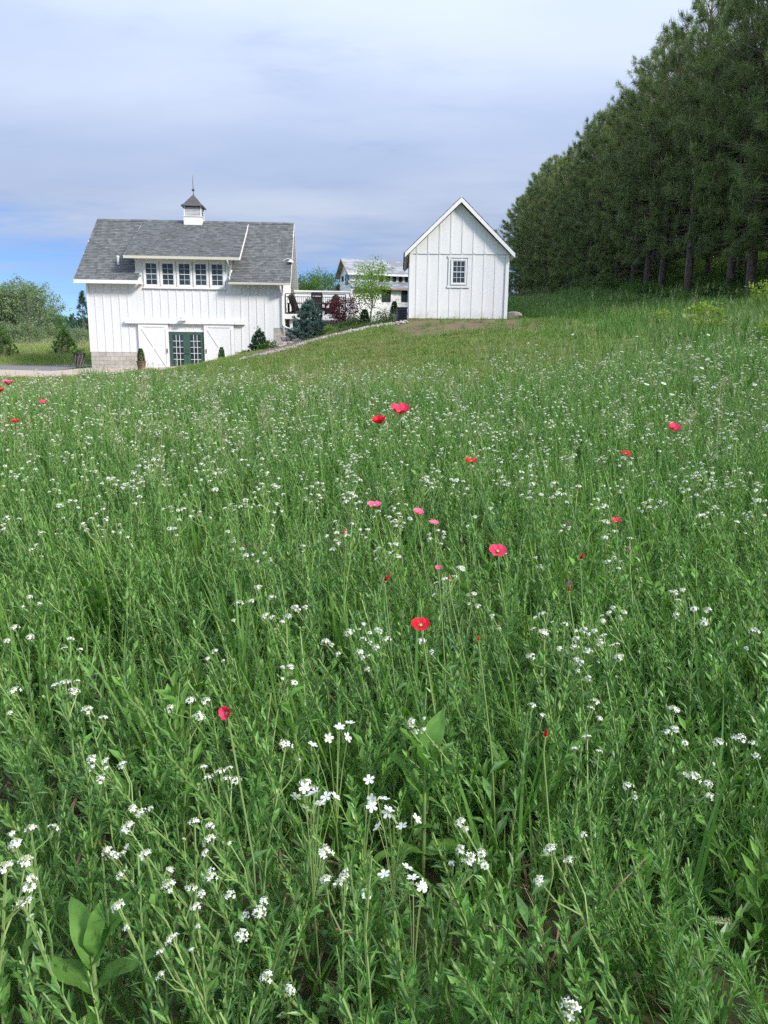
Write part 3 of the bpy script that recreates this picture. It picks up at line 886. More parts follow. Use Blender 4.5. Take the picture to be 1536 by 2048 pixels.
# ---------------------------------------------------------------- shed
SY = 28.0
shed = empty('shed', (0.85, SY, 2.44), math.radians(-1.0))
tag(shed, 'small white gabled shed with one window beside the pine trees', 'shed')
SW, SH, SA, SD = 3.48, 2.28, 3.96, 5.2
sk = (SA - 2.30) / (SW / 2)
st = lambda x: 2.30 + sk * (x if x < SW / 2 else SW - x)
st.knots = (SW / 2,)
fw2 = MB().prism([(0, -0.05), (SW, -0.05), (SW, 2.30), (SW / 2, SA - 0.02), (0, 2.30)], 0.0, 0.12).build('front_wall', M['white'], shed)
siding(fw2, 0.0, SW, lambda x: 0.03, lambda x: 2.245, 0.4, 0.0, 0.24, bt=0.030)
st2 = lambda x: st(x) - 0.03
st2.knots = st.knots
siding(fw2, 0.0, SW, lambda x: 2.285, st2, 0.4, -0.02, 0.24, bt=0.032)
MB().prism([(0, 2.25), (SW, 2.25), (SW, 2.30), (SW / 2, SA - 0.03), (0, 2.30)], -0.0198, -0.0002).build('upper_backing', M['white'], fw2)
MB().box(0.0, SW, -0.043, -0.0202, 2.25, 2.284).build('drip_edge', M['white'], fw2)
for a, b in ((-0.03, 0.09), (SW - 0.09, SW + 0.03)):
    MB().box(a, b, -0.062, -0.0465, 0.03, 2.24).build('corner_board', M['trim'], fw2)
MB().box(-0.02, 0.0, 0.001, SD, -0.05, 2.35).build('side_wall', M['white'], shed)
MB().box(SW, SW + 0.02, 0.001, SD, -0.05, 2.35).build('side_wall', M['white'], shed)
MB().prism([(0, -0.05), (SW, -0.05), (SW, 2.30), (SW / 2, SA - 0.02), (0, 2.30)], SD - 0.1, SD).build('rear_wall', M['white'], shed)
MB().box(0.01, SW - 0.01, -0.012, SD, -0.35, 0.028).build('sill_beam', solid('sill_wood', (0.28, 0.19, 0.11), (0.20, 0.13, 0.08), 0.85, 6), shed)
oh = 0.20; fo = 0.22
srf = None
for sgn in (-1, 1):
    xe = -oh if sgn < 0 else SW + oh
    ze = 2.30 - sk * oh
    mb = MB()
    t = 0.14
    q = [(SW / 2, SA + 0.16), (xe, ze + 0.16), (xe, ze + 0.05), (SW / 2, SA + 0.05)]
    if sgn > 0: q = q[::-1]
    mb.prism(q, -fo, SD + 0.25)
    o_ = mb.build('roof', M['cream'], shed)
    srf = srf or o_
    L = math.hypot(SW / 2 + oh, SA - ze)
    if sgn < 0:
        shingle_roof(o_, (xe - 0.03, SD + 0.25, ze + 0.165 - 0.03 * sk), (0, -1, 0), (1, 0, sk), SD + 0.25 + fo + 0.03, L + 0.03, None, 0.155, seed=11)
    else:
        shingle_roof(o_, (xe + 0.03, -fo - 0.03, ze + 0.165 - 0.03 * sk), (0, 1, 0), (-1, 0, sk), SD + 0.25 + fo + 0.03, L + 0.03, None, 0.155, seed=12)
    nrm = 0.20
    q = [(SW / 2, SA + 0.150), (xe, ze + 0.150), (xe, ze + 0.0), (SW / 2, SA - 0.01)]
    if sgn > 0: q = q[::-1]
    MB().prism(q, -fo - 0.026, -fo - 0.001).build('rake_board', M['trim'], o_)
sw_ = window(shed, 1.50, 1.25, 0.46, 0.78, 3, 4, y=-0.036, casing=0.05, frame_mat='white', sash=0.026, mun=0.013)
MB().box(1.33, 2.13, -0.052, -0.0345, 2.125, 2.205).build('head_trim', M['white'], sw_)
MB().box(1.33, 2.13, -0.056, -0.0345, 1.10, 1.172).build('sill', M['white'], sw_)
MB().box(1.36, 1.424, -0.048, -0.0345, 1.174, 2.123).build('side_trim', M['white'], sw_)
MB().box(2.036, 2.10, -0.048, -0.0345, 1.174, 2.123).build('side_trim', M['white'], sw_)
# ---------------------------------------------------------------- house under construction behind
HA = math.radians(16.0)
m, n, l, p, o = new_mat('printed_house_wrap')
t_ = n.new('ShaderNodeTexCoord'); s_ = n.new('ShaderNodeSeparateXYZ'); l.new(t_.outputs['Object'], s_.inputs[0])
ad = n.new('ShaderNodeMath'); ad.operation = 'ADD'; l.new(s_.outputs[0], ad.inputs[0]); l.new(s_.outputs[1], ad.inputs[1])
cb = n.new('ShaderNodeCombineXYZ'); l.new(ad.outputs[0], cb.inputs[0]); l.new(s_.outputs[2], cb.inputs[1])
bk = n.new('ShaderNodeTexBrick'); bk.inputs['Scale'].default_value = 1.0
bk.inputs['Brick Width'].default_value = 0.62; bk.inputs['Row Height'].default_value = 0.42; bk.inputs['Mortar Size'].default_value = 0.14
l.new(cb.outputs[0], bk.inputs['Vector'])
nz = n.new('ShaderNodeTexNoise'); nz.inputs['Scale'].default_value = 9.0; l.new(cb.outputs[0], nz.inputs['Vector'])
inv = n.new('ShaderNodeMath'); inv.operation = 'SUBTRACT'; inv.inputs[0].default_value = 1.0; l.new(bk.outputs['Fac'], inv.inputs[1])
mk = n.new('ShaderNodeMath'); mk.operation = 'MULTIPLY'; l.new(inv.outputs[0], mk.inputs[0]); l.new(rng_map(n, l, nz.outputs['Fac'], 0.48, 0.56), mk.inputs[1])
l.new(mix_rgb(n, l, mk.outputs[0], (0.80, 0.79, 0.79), (0.20, 0.19, 0.22)), p.inputs['Base Color']); p.inputs['Roughness'].default_value = 0.5
M['wrap'] = m
m, n, l, p, o = new_mat('grey_roof_underlay')
l.new(mix_rgb(n, l, rng_map(n, l, noise(n, l, 1.8, 2.0, 0.5, 'Object', (0.6, 1, 1.6)), 0.45, 0.55), (0.17, 0.18, 0.20), (0.28, 0.295, 0.32)), p.inputs['Base Color'])
p.inputs['Roughness'].default_value = 0.7
M['underlay'] = m
house = empty('house', (-3.07, 75.15, 3.6), HA)
tag(house, 'unfinished house in printed white wrap behind the young green tree', 'house')
zz = lambda z: z - 3.6
hl = 14.0
MB().box(0, hl, 0, 1.6, -1.0, zz(7.36)).build('lower_wall', M['wrap'], house)
MB().prism([(0, zz(3.0)), (hl, zz(3.0)), (hl, zz(8.9)), (0, zz(8.9))], 1.602, 6.4).build('upper_wall', M['wrap'], house)
hg = MB()
hg.add([(0, 1.602, zz(8.9)), (0, 6.4, zz(8.9)), (0, 4.0, zz(10.25)), (hl, 1.602, zz(8.9)), (hl, 6.4, zz(8.9)), (hl, 4.0, zz(10.25))], [(0, 2, 1), (3, 4, 5), (0, 1, 4, 3), (0, 3, 5, 2), (1, 2, 5, 4)])
hg.build('gable', M['wrap'], house)
MB().box(0, hl, 6.4, 9.0, -1.0, zz(7.3)).build('rear_wing', M['wrap'], house)
def roof_slab(x0, x1, ya, za, yb, zb_, t, name, mat, parent):
    v = [(x0, ya, za - t), (x1, ya, za - t), (x1, yb, zb_ - t), (x0, yb, zb_ - t), (x0, ya, za), (x1, ya, za), (x1, yb, zb_), (x0, yb, zb_)]
    return MB().add(v, [(0, 3, 2, 1), (4, 5, 6, 7), (0, 1, 5, 4), (1, 2, 6, 5), (2, 3, 7, 6), (3, 0, 4, 7)]).build(name, mat, parent)
roof_slab(-0.4, hl + 0.4, 1.15, zz(8.82), 4.0, zz(10.44), 0.12, 'roof', M['underlay'], house)
roof_slab(-0.4, hl + 0.4, 4.002, zz(10.44), 6.85, zz(8.82), 0.12, 'roof', M['underlay'], house)
roof_slab(-0.3, hl + 0.3, -0.4, zz(7.36), 1.6, zz(8.12), 0.12, 'lean_to_roof', M['underlay'], house)
roof_slab(-0.3, hl + 0.3, 6.402, zz(8.15), 9.3, zz(7.1), 0.12, 'lean_to_roof', M['underlay'], house)
M['rawwood'] = solid('raw_fascia', (0.36, 0.27, 0.20), (0.28, 0.21, 0.16), 0.8, 5)
for ya, za, yb, zb_ in ((1.15, 8.80, 4.0, 10.42), (6.85, 8.80, 4.0, 10.42), (9.3, 7.08, 6.42, 8.12)):
    MB().beam((-0.43, ya, zz(za) - 0.07), (-0.43, yb, zz(zb_) - 0.07), 0.05, 0.16).build('rake_board', M['rawwood'], house)
MB().box(-0.4, hl + 0.4, 1.10, 1.148, zz(8.64), zz(8.81)).build('fascia', M['trim'], house)
MB().box(-0.3, hl + 0.3, -0.45, -0.402, zz(7.2), zz(7.35)).build('fascia', M['rawwood'], house)
M['frame_dark'] = solid('dark_window_frame', (0.02, 0.028, 0.026), (0.025, 0.03, 0.03), 0.4, 6)
def dark_window(parent, x, y, z, w, h, side=False):
    mb = MB()
    f = 0.06
    parts = [(0, f, 0, h), (w - f, w, 0, h), (f, w - f, 0, f), (f, w - f, h - f, h), (w / 2 - f / 2, w / 2 + f / 2, f, h - f)]
    for a, b, c, d in parts:
        if side: mb.box(x - 0.06, x - 0.002, y + a, y + b, z + c, z + d)
        else: mb.box(x + a, x + b, y - 0.06, y - 0.002, z + c, z + d)
    wn_ = mb.build('window', M['frame_dark'], parent)
    for a, b in ((f, w / 2 - f / 2), (w / 2 + f / 2, w - f)):
        pb = MB()
        if side: pb.box(x - 0.03, x - 0.004, y + a, y + b, z + f, z + h - f)
        else: pb.box(x + a, x + b, y - 0.03, y - 0.004, z + f, z + h - f)
        pb.build('pane', M['glass'], wn_)
for xx in (3.0, 3.65, 4.3, 4.95, 5.6, 6.25):
    dark_window(house, xx, 1.602, zz(8.17), 0.36, 0.52)
dark_window(house, 4.75, 0, zz(6.15), 0.85, 1.05)
dark_window(house, 2.75, 0, zz(6.1), 0.9, 1.1)
dark_window(house, 6.9, 0, zz(6.15), 0.85, 1.05)
dark_window(house, 0, 2.15, zz(7.85), 1.5, 1.0, True)
dark_window(house, 0, 4.6, zz(8.3), 0.7, 0.5, True)

# ---------------------------------------------------------------- raised deck beside the barn
DK = empty('deck', (-5.50, 42.0, 2.2), BA)
tag(DK, 'raised deck with white edge and black railing on the right of the barn', 'deck')
dw, dd_, fz = 3.45, 4.0, 1.04
for i in range(24):
    a = i * dw / 24
    MB().box(a + 0.003, a + dw / 24 - 0.003, 0.0, dd_, fz - 0.03, fz).build('plank', solid('deck_plank', (0.30, 0.28, 0.26), (0.24, 0.22, 0.20), 0.8, 5) if i == 0 else bpy.data.materials['deck_plank'], DK)
MB().box(-0.02, dw + 0.02, -0.045, -0.003, fz - 0.26, fz + 0.005).build('fascia', M['trim'], DK)
MB().box(dw + 0.021, dw + 0.06, -0.045, dd_, fz - 0.26, fz + 0.005).build('fascia', M['trim'], DK)
for i in range(5):
    MB().box(0.1 + i * 0.8, 0.15 + i * 0.8, 0.0, dd_, fz - 0.24, fz - 0.032).build('joist', M['bark'], DK)
for x in (0.35, 3.2):
    for y in (0.25, 3.6):
        MB().box(x - 0.07, x + 0.07, y - 0.07, y + 0.07, -0.9, fz - 0.241).build('support_post', M['trim'], DK)
rt = fz + 1.02
for x in (0.06, 1.62, 3.30):
    MB().box(x - 0.025, x + 0.025, 0.03, 0.08, fz, rt + 0.03).build('railing_post', M['black'], DK)
MB().box(0.06, 3.30, 0.03, 0.08, rt + 0.031, rt + 0.07).build('top_rail', M['black'], DK)
MB().box(0.085, 3.275, 0.04, 0.07, rt - 0.12, rt - 0.09).build('middle_rail', M['black'], DK)
MB().box(0.085, 3.275, 0.04, 0.07, fz + 0.06, fz + 0.09).build('bottom_rail', M['black'], DK)
for i in range(29):
    x = 0.17 + i * 0.1075
    if abs(x - 1.62) < 0.05: continue
    MB().box(x - 0.009, x + 0.009, 0.046, 0.064, fz + 0.091, rt - 0.121).build('baluster', M['black'], DK)
RW = empty('deck_screen', (-5.42, 46.15, 2.2), BA)
tag(RW, 'low white screen wall at the back of the raised deck', 'wall')
MB().box(0, 3.3, 0, 0.10, -0.5, 2.52).build('core', M['white'], RW)
for i in range(8):
    MB().box(i * 0.4125 + 0.002, (i + 1) * 0.4125 - 0.002, -0.02, -0.001, -0.5, 2.30, tint=random.uniform(0.96, 1.03)).build('board', M['white'], RW)
MB().box(-0.03, 3.33, -0.06, 0.13, 2.52, 2.60).build('cap', M['trim'], RW)
MB().box(3.31, 3.47, -0.06, 0.11, -0.5, 2.72).build('post', M['trim'], RW)


def deck_chair(name, px, flip, label):
    b = at(px, 624, 43.3)
    c = empty(name, (b[0], 43.3, 2.2 + fz), BA + (math.pi - 0.6 if flip else 0.6))
    tag(c, label, 'chair', 'slatted chairs on the deck')
    c.scale = (1.12, 1.12, 1.12)
    mt = M['brownchair']
    for i in range(5):
        y = -0.26 + i * 0.13
        MB().beam((-0.22, y, 0.22), (-0.52, y, 1.02 - 0.05 * abs(i - 2)), 0.115, 0.022, (1, 0, 0)).build('back_slat', mt, c)
    for i in range(6):
        x = -0.22 + i * 0.115
        MB().beam((x, -0.28, 0.24 + (x + 0.22) * 0.26), (x, 0.28, 0.24 + (x + 0.22) * 0.26), 0.10, 0.022).build('seat_slat', mt, c)
    for s in (-1, 1):
        MB().beam((-0.62, s * 0.30, 0.03), (0.42, s * 0.30, 0.37), 0.03, 0.12).build('side_rail', mt, c)
        MB().box(0.32, 0.42, s * 0.33 - 0.015, s * 0.33 + 0.015, 0, 0.56).build('leg', mt, c)
        MB().box(-0.50, -0.42, s * 0.33 - 0.015, s * 0.33 + 0.015, 0, 0.56).build('leg', mt, c)
        MB().box(-0.52, 0.46, s * 0.34 - 0.07, s * 0.34 + 0.07, 0.561, 0.585).build('armrest', mt, c)
    return c


deck_chair('deck_chair', 600, False, 'dark slatted reclining chair at the end of the deck nearest the barn')
deck_chair('deck_chair', 656, True, 'dark slatted reclining chair at the deck end behind the red maple')
b = at(634, 624, 43.2)
gr = empty('grill', (b[0], 43.2, 2.2 + fz), BA)
tag(gr, 'black grill cart with raised hood between the two deck chairs', 'grill')
MB().box(-0.30, 0.30, -0.22, 0.22, 0.12, 0.62).build('cabinet', M['black'], gr)
MB().box(-0.01, 0.01, -0.232, -0.221, 0.14, 0.60).build('door_gap', M['plastic'], gr)
MB().box(-0.48, 0.48, -0.24, 0.24, 0.621, 0.66).build('shelf', M['plastic'], gr)
hood = MB().prism([(-0.32, 0.90), (0.32, 0.90), (0.32, 1.16), (0.26, 1.22), (-0.26, 1.22), (-0.32, 1.16)], -0.20, 0.22).build('hood', M['black'], gr)
MB().box(-0.22, 0.22, -0.26, -0.235, 1.0, 1.03).build('handle', M['trim'], hood)
MB().box(-0.31, 0.31, -0.19, 0.21, 0.661, 0.899).build('firebox', M['black'], gr)
for sx in (-0.26, 0.26):
    for sy in (-0.18, 0.18):
        MB().box(sx - 0.03, sx + 0.03, sy - 0.03, sy + 0.03, 0, 0.119).build('leg', M['black'], gr)

# ================================================================ vegetation generators
def unit(v):
    return v / np.linalg.norm(v, axis=-1, keepdims=True)


def tuft_template(k, seed, w, spread):
    r = np.random.default_rng(seed)
    V = []; Fc = []
    for i in range(k):
        az = r.uniform(0, 2 * np.pi); th = spread * np.sqrt(r.uniform(0.02, 1))
        d = np.array([np.sin(th) * np.cos(az), np.sin(th) * np.sin(az), np.cos(th)]) * r.uniform(0.75, 1.1)
        s = np.cross(d, r.normal(size=3)); s = s / np.linalg.norm(s) * w / 2
        o_ = d * 0.04 + np.array([0, 0, r.uniform(-0.35, 0.1)])
        b = len(V); V += [o_ - s, o_ + s, o_ + d]; Fc.append((b, b + 1, b + 2))
    return np.array(V), np.array(Fc)


def merge(parts):
    V = []; Fc = []; T = []; Mi = []; b = 0
    for v, f, t, mi in parts:
        V.append(v); Fc.append(f + b); T.append(t); Mi.append(np.full(len(f), mi)); b += len(v)
    return np.concatenate(V), np.concatenate(Fc), np.concatenate(T), np.concatenate(Mi)


def conifer(name, seed, height, base, rmax, step, per_whorl, tuft, tufts_per_m, needle_w, prof, el_top, el_low, mats, trunk_r, bark, dead=0, k=12, candles=0.0):
    """trunk mesh (with limbs) and crown mesh of one conifer"""
    r = np.random.default_rng(seed)
    wood = MB()
    bend = r.uniform(-0.12, 0.12, 2)
    axis = lambda z: np.array([bend[0] * math.sin(z / height * 2.5), bend[1] * math.sin(z / height * 2.1), z])
    zs = np.linspace(-0.3, height, 9)
    wood.tube([axis(z) for z in zs], [trunk_r * (1.0 - 0.92 * max(z, 0) / height) for z in zs], 8)
    locs = []; dirs = []; tint = []; cloc = []
    z = base
    while z < height - 0.05:
        q = (z - base) / (height - base)
        R = rmax * prof(q)
        el = math.radians(el_low + (el_top - el_low) * q)
        n_l = max(3, int(round(per_whorl * (0.7 + 0.6 * r.uniform()))))
        a0 = r.uniform(0, 6.28)
        for j in range(n_l):
            az = a0 + j * 2 * math.pi / n_l + r.normal(0, 0.25)
            L = R * r.uniform(0.72, 1.12)
            if L < 0.08: continue
            o_ = axis(z + r.uniform(-0.12, 0.12))
            h = np.array([math.cos(az), math.sin(az), 0])
            def pt(s): return o_ + h * (L * math.cos(el) * s) + np.array([0, 0, L * (math.sin(el) * s + 0.18 * s * s)])
            wood.tube([pt(s) for s in (0, 0.45, 0.85)], [0.035 * L / 2.5 + 0.006, 0.02 * L / 2.5 + 0.005, 0.006], 4, False)
            nt = max(3, int(L * tufts_per_m))
            cl_s = r.uniform(0.3, 1, max(2, nt // 6)) ** 0.6; cl_u = r.uniform(-1, 1, len(cl_s)); cl_t = r.uniform(0.62, 1.35, len(cl_s))
            cl_s[0] = 1.0; cl_u[0] = 0.0
            lat = np.array([-math.sin(az), math.cos(az), 0])
            for _ in range(nt):
                q_ = int(r.integers(0, len(cl_s))); s = min(1.02, cl_s[q_] + r.normal(0, 0.05)); u_ = cl_u[q_] + r.normal(0, 0.13)
                w = 0.42 * L * (1.08 - s) + 0.06
                p_ = pt(s) + lat * (u_ * w) + np.array([0, 0, r.normal(0, tuft * 0.3)])
                d_ = h * r.uniform(0.5, 1.1) + lat * u_ * 0.8 + np.array([0, 0, r.uniform(0.0, 0.9)])
                locs.append(p_); dirs.append(d_); tint.append(cl_t[q_] * r.uniform(0.85, 1.15))
                if r.uniform() < candles * s: cloc.append(p_ + unit(d_) * tuft * 0.6)
        z += step * r.uniform(0.8, 1.2)
    for _ in range(6):
        locs.append(axis(height) + r.normal(0, 0.06, 3)); dirs.append(np.array([r.normal(0, 0.4), r.normal(0, 0.4), 1.0])); tint.append(1.0)
    locs = np.array(locs); dirs = unit(np.array(dirs)); tint = np.array(tint)
    parts = []
    for g in range(3):
        sel = np.arange(len(locs)) % 3 == g
        tv, tf = tuft_template(k, seed * 10 + g, needle_w, 1.15)
        v, f = stamp(tv, tf, frames(dirs[sel], r.uniform(0, 6.28, sel.sum())), locs[sel], tuft * r.uniform(0.8, 1.25, sel.sum()))
        parts.append((v, f, np.repeat(tint[sel], len(tf)) * r.uniform(0.85, 1.15, len(f)), 0))
    if cloc:
        cl = np.array(cloc)
        tv = np.array([(-0.018, 0, 0), (0.018, 0, 0), (0, 0, 0.22), (0, -0.018, 0), (0, 0.018, 0), (0, 0, 0.22)]); tf = np.array([(0, 1, 2), (3, 4, 5)])
        v, f = stamp(tv, tf, frames(np.tile([0.05, 0.05, 1.0], (len(cl), 1)) + r.normal(0, 0.12, (len(cl), 3)), r.uniform(0, 6, len(cl))), cl, r.uniform(0.7, 1.3, len(cl)))
        parts.append((v, f, np.ones(len(f)), 1))
    V, Fc, T, Mi = merge(parts)
    crown = np_mesh(name + '_crown', V, Fc, mats, T, Mi)
    dm = None
    if dead:
        db = MB()
        for _ in range(dead):
            z = r.uniform(1.3, base + 3.5); az = r.uniform(0, 6.28); L = r.uniform(0.7, 2.1)
            h = np.array([math.cos(az), math.sin(az), 0]); o_ = axis(z)
            pts = [o_, o_ + h * L * 0.5 + np.array([0, 0, r.uniform(-0.05, 0.15)]), o_ + h * L + np.array([0, 0, r.uniform(-0.4, 0.1)])]
            db.tube(pts, [0.022, 0.014, 0.005], 4, False)
            for _ in range(4):
                s = r.uniform(0.4, 0.95); q_ = o_ + h * L * s
                db.tube([q_, q_ + np.array([r.normal(0, .3), r.normal(0, .3), r.uniform(-0.25, 0.1)])], [0.009, 0.004], 3, False)
        dm = db.mesh(name + '_dead', M['twig'])
    return wood.mesh(name + '_trunk', bark, True), crown, dm


def place_tree(name, meshes, loc, rz, scl, label, category, group=None, part_names=('trunk', 'crown', 'dead_branches')):
    e = empty(name, loc, rz)
    e.scale = scl if hasattr(scl, '__len__') else (scl, scl, scl)
    for nm, me in zip(part_names, meshes):
        if me: mesh_obj(nm, me, e)
    tag(e, label, category, group)
    return e


LEAF_V = np.array([(0, 0, 0), (0.36, 0.45, 0.07), (0, 1, -0.05), (-0.36, 0.45, 0.07)])
LEAF_F = np.array([(0, 1, 2, 3)])


def leafy(name, seed, height, crown_c, crown_r, nclump, per, leaf, clump_r, mat, bark, trunk_r, wind=(0, 0), base=0.15, limbs=14, flat=0.7, shell=0.45):
    """broad-leaved tree or shrub: trunk, limbs reaching the clumps, leaves scattered round the clumps"""
    r = np.random.default_rng(seed)
    cc = np.array(crown_c, float); rr_ = np.array(crown_r, float)
    d = unit(r.normal(size=(nclump, 3)))
    rad = shell + (1 - shell) * r.uniform(size=(nclump, 1)) ** 0.6
    lump = 1 + 0.22 * np.sin(d[:, :1] * 5 + seed) * np.cos(d[:, 1:2] * 4 + d[:, 2:3] * 5 + seed * 2)
    cl = cc + d * rad * rr_ * lump
    cl[:, :2] += np.array(wind) * np.clip((cl[:, 2:3] - height * base) / height, 0, 1)
    cl[:, 2] = np.maximum(cl[:, 2], 0.06 * height)
    wood = MB()
    top = cc + np.array([0, 0, rr_[2] * 0.7])
    tp = [np.array([0, 0, -0.15]), np.array([r.normal(0, .02) * height, r.normal(0, .02) * height, height * 0.3]), cc * np.array([1, 1, 0]) + np.array([r.normal(0, .03) * height, 0, height * 0.6]), top]
    wood.tube(tp, [trunk_r, trunk_r * 0.75, trunk_r * 0.45, trunk_r * 0.12], 7)
    for i in r.choice(nclump, min(limbs, nclump), replace=False):
        e = cl[i]; z0 = np.clip(e[2] * r.uniform(0.35, 0.75), height * base, height * 0.8)
        q = z0 / top[2]
        s = tp[0] * (1 - q) + top * q; s = np.array([np.interp(z0, [t[2] for t in tp], [t[0] for t in tp]), np.interp(z0, [t[2] for t in tp], [t[1] for t in tp]), z0])
        mid = (s + e) / 2 + np.array([0, 0, -0.06 * height * r.uniform(0, 1)])
        wood.tube([s, mid, e], [trunk_r * 0.32, trunk_r * 0.2, trunk_r * 0.06], 4, False)
    N = nclump * per
    g = r.normal(size=(N, 3)) * np.array([1, 1, flat]) * clump_r
    locs = np.repeat(cl, per, 0) + g
    dirs = unit(unit(locs - cc) * 0.6 + r.normal(size=(N, 3)) * 0.6 + np.array([wind[0], wind[1], 0]) * 0.5)
    v, f = stamp(LEAF_V, LEAF_F, frames(np.cross(dirs, r.normal(size=(N, 3))), r.uniform(0, 6.28, N)), locs, leaf * r.uniform(0.6, 1.25, N))
    tint = np.repeat(r.uniform(0.8, 1.2, nclump), per) * r.uniform(0.75, 1.25, N)
    return wood.mesh(name + '_trunk', bark, True), np_mesh(name + '_crown', v, f, mat, tint)


# ---------------------------------------------------------------- pine plantation on the right
pine_prof = lambda q: (0.80 + 0.35 * min(q / 0.3, 1)) * (1 - max(0, (q - 0.38) / 0.62) ** 1.7) ** 0.8 if q < 1 else 0
PINES = [conifer('pine', 100 + i, 11.8 + 0.5 * i, 1.9 + 0.25 * (i % 3), 2.35 + 0.12 * i, 0.42, 7, 0.28, 11.5, 0.055, pine_prof, 52, -16, [M['pine'], M['candle']], 0.20, M['bark'], dead=26, k=13, candles=0.18) for i in range(5)]
PINES += [conifer('pine', 120 + i, 11.7 + 0.5 * i, 0.45, 2.35 + 0.12 * i, 0.42, 7, 0.28, 11.5, 0.055, pine_prof, 52, -12, [M['pine'], M['candle']], 0.20, M['bark'], dead=10, k=13, candles=0.18) for i in range(3)]
r = np.random.default_rng(5)
spots = []
for row, x0 in enumerate((14.2, 17.0, 19.9)):
    y = (24.6, 25.5, 26.5)[row]
    while y < (80 if row == 0 else 74):
        spots.append((row, x0 + r.normal(0, 0.22) - 0.012 * (y - 30), y + r.normal(0, 0.25)))
        y += r.uniform(2.5, 3.4)
row_names = ['front row', 'second row', 'third row']
count = 0
front = [s for s in spots if s[0] == 0]
for row, x, y in spots:
    z = h1(x, y)
    v = int(r.integers(0, 5)) if y < 44 + 5 * row else int(r.integers(5, 8))
    s = r.uniform(0.88, 1.05)
    hv = (11.8 + 0.5 * v) if v < 5 else (11.7 + 0.5 * (v - 5))
    sz = (16.2 - z) * r.uniform(0.94, 1.06) / hv
    if row == 0:
        k_ = front.index((row, x, y))
        ordw = ['nearest', 'second', 'third', 'fourth', 'fifth', 'sixth', 'seventh', 'eighth', 'ninth', 'tenth', 'eleventh', 'twelfth', 'thirteenth', 'fourteenth', 'fifteenth', 'sixteenth', 'seventeenth', 'eighteenth', 'nineteenth', 'twentieth', 'twenty-first', 'twenty-second', 'twenty-third', 'twenty-fourth', 'twenty-fifth', 'twenty-sixth', 'twenty-seventh', 'twenty-eighth', 'twenty-ninth', 'thirtieth']
        lab = 'tall dark green pine, %s from the camera in the front row' % ordw[k_]
        grp = 'pines in the front row beside the field'
    else:
        lab = 'dark pine standing in the shade behind the front row of pines'
        grp = 'pines deeper in the plantation'
    place_tree('pine_tree', PINES[v], (x, y, z - 0.05), r.uniform(0, 6.28), (s, s, sz), lab, 'pine tree', grp)

# ---------------------------------------------------------------- spruces and garden plants by the barn
spr_prof = lambda q: (1 - q) ** 0.85 * (0.9 + 0.1 * math.sin(q * 40))
BLUE = [conifer('blue_spruce', 300 + i, 2.05 if i == 0 else 1.25, 0.08, 1.0 if i == 0 else 0.56, 0.095 if i == 0 else 0.08, 12, 0.095 if i == 0 else 0.075, 42 if i == 0 else 60, 0.16, spr_prof, 35, -8, [M['spruce'] if i == 0 else M['dkspruce']], 0.05, M['bark'], k=11) for i in range(2)]
place_tree('blue_spruce', BLUE[0][:2], (-3.74, 37.4, h1(-3.74, 37.4) - 0.05), 0.4, (1.08, 1.08, 0.96), 'broad blue spruce in front of the deck', 'spruce tree')
place_tree('spruce_shrub', BLUE[1][:2], (-6.35, 38.0, h1(-6.35, 38.0) - 0.12), 1.4, 1.1, 'small dark spruce against the white barn wall', 'spruce tree')
MAPLE = leafy('red_maple', 31, 1.6, (0, 0, 0.85), (0.80, 0.75, 0.72), 70, 44, 0.075, 0.13, M['maple'], M['bark'], 0.04, base=0.1)
place_tree('red_maple', MAPLE, (-1.98, 37.3, h1(-1.98, 37.3) - 0.05), 0, 1.0, 'dark red Japanese maple beside the blue spruce', 'maple tree')
YOUNG = leafy('young_tree', 33, 3.2, (0.0, 0, 1.9), (1.0, 0.95, 1.25), 110, 30, 0.082, 0.17, M['lime'], M['aspenbark'], 0.05, base=0.2, limbs=26, shell=0.3)
place_tree('young_tree', YOUNG, (-0.82, 38.0, h1(-0.82, 38.0) - 0.05), 0, 1.0, 'airy lime green young tree in front of the unfinished house', 'tree')


def arbor(name, seed, hgt, rad, mat):
    r = np.random.default_rng(seed)
    N = 900
    q = r.uniform(0, 1, N) ** 1.3
    az = r.uniform(0, 6.28, N); R = rad * np.sin(np.pi * np.clip(0.12 + 0.88 * (1 - q), 0, 1) ** 0.8 * 0.62) * r.uniform(0.75, 1.08, N)
    loc = np.stack([R * np.cos(az), R * np.sin(az), q * hgt * 0.95 + 0.02], 1)
    d = np.stack([np.cos(az) * 0.5, np.sin(az) * 0.5, np.ones(N)], 1) + r.normal(0, 0.2, (N, 3))
    nd = np.cross(d, np.stack([-np.sin(az), np.cos(az), np.zeros(N)], 1) + r.normal(0, .4, (N, 3)))
    v, f = stamp(LEAF_V, LEAF_F, frames(nd, r.uniform(-0.5, 0.5, N)), loc, hgt * 0.10 * r.uniform(0.7, 1.3, N))
    w = MB().tube([(0, 0, -0.1), (0, 0, hgt * 0.8)], [rad * 0.1, rad * 0.03], 6)
    return w.mesh(name + '_stem', M['bark']), np_mesh(name + '_foliage', v, f, mat, r.uniform(0.7, 1.3, N))


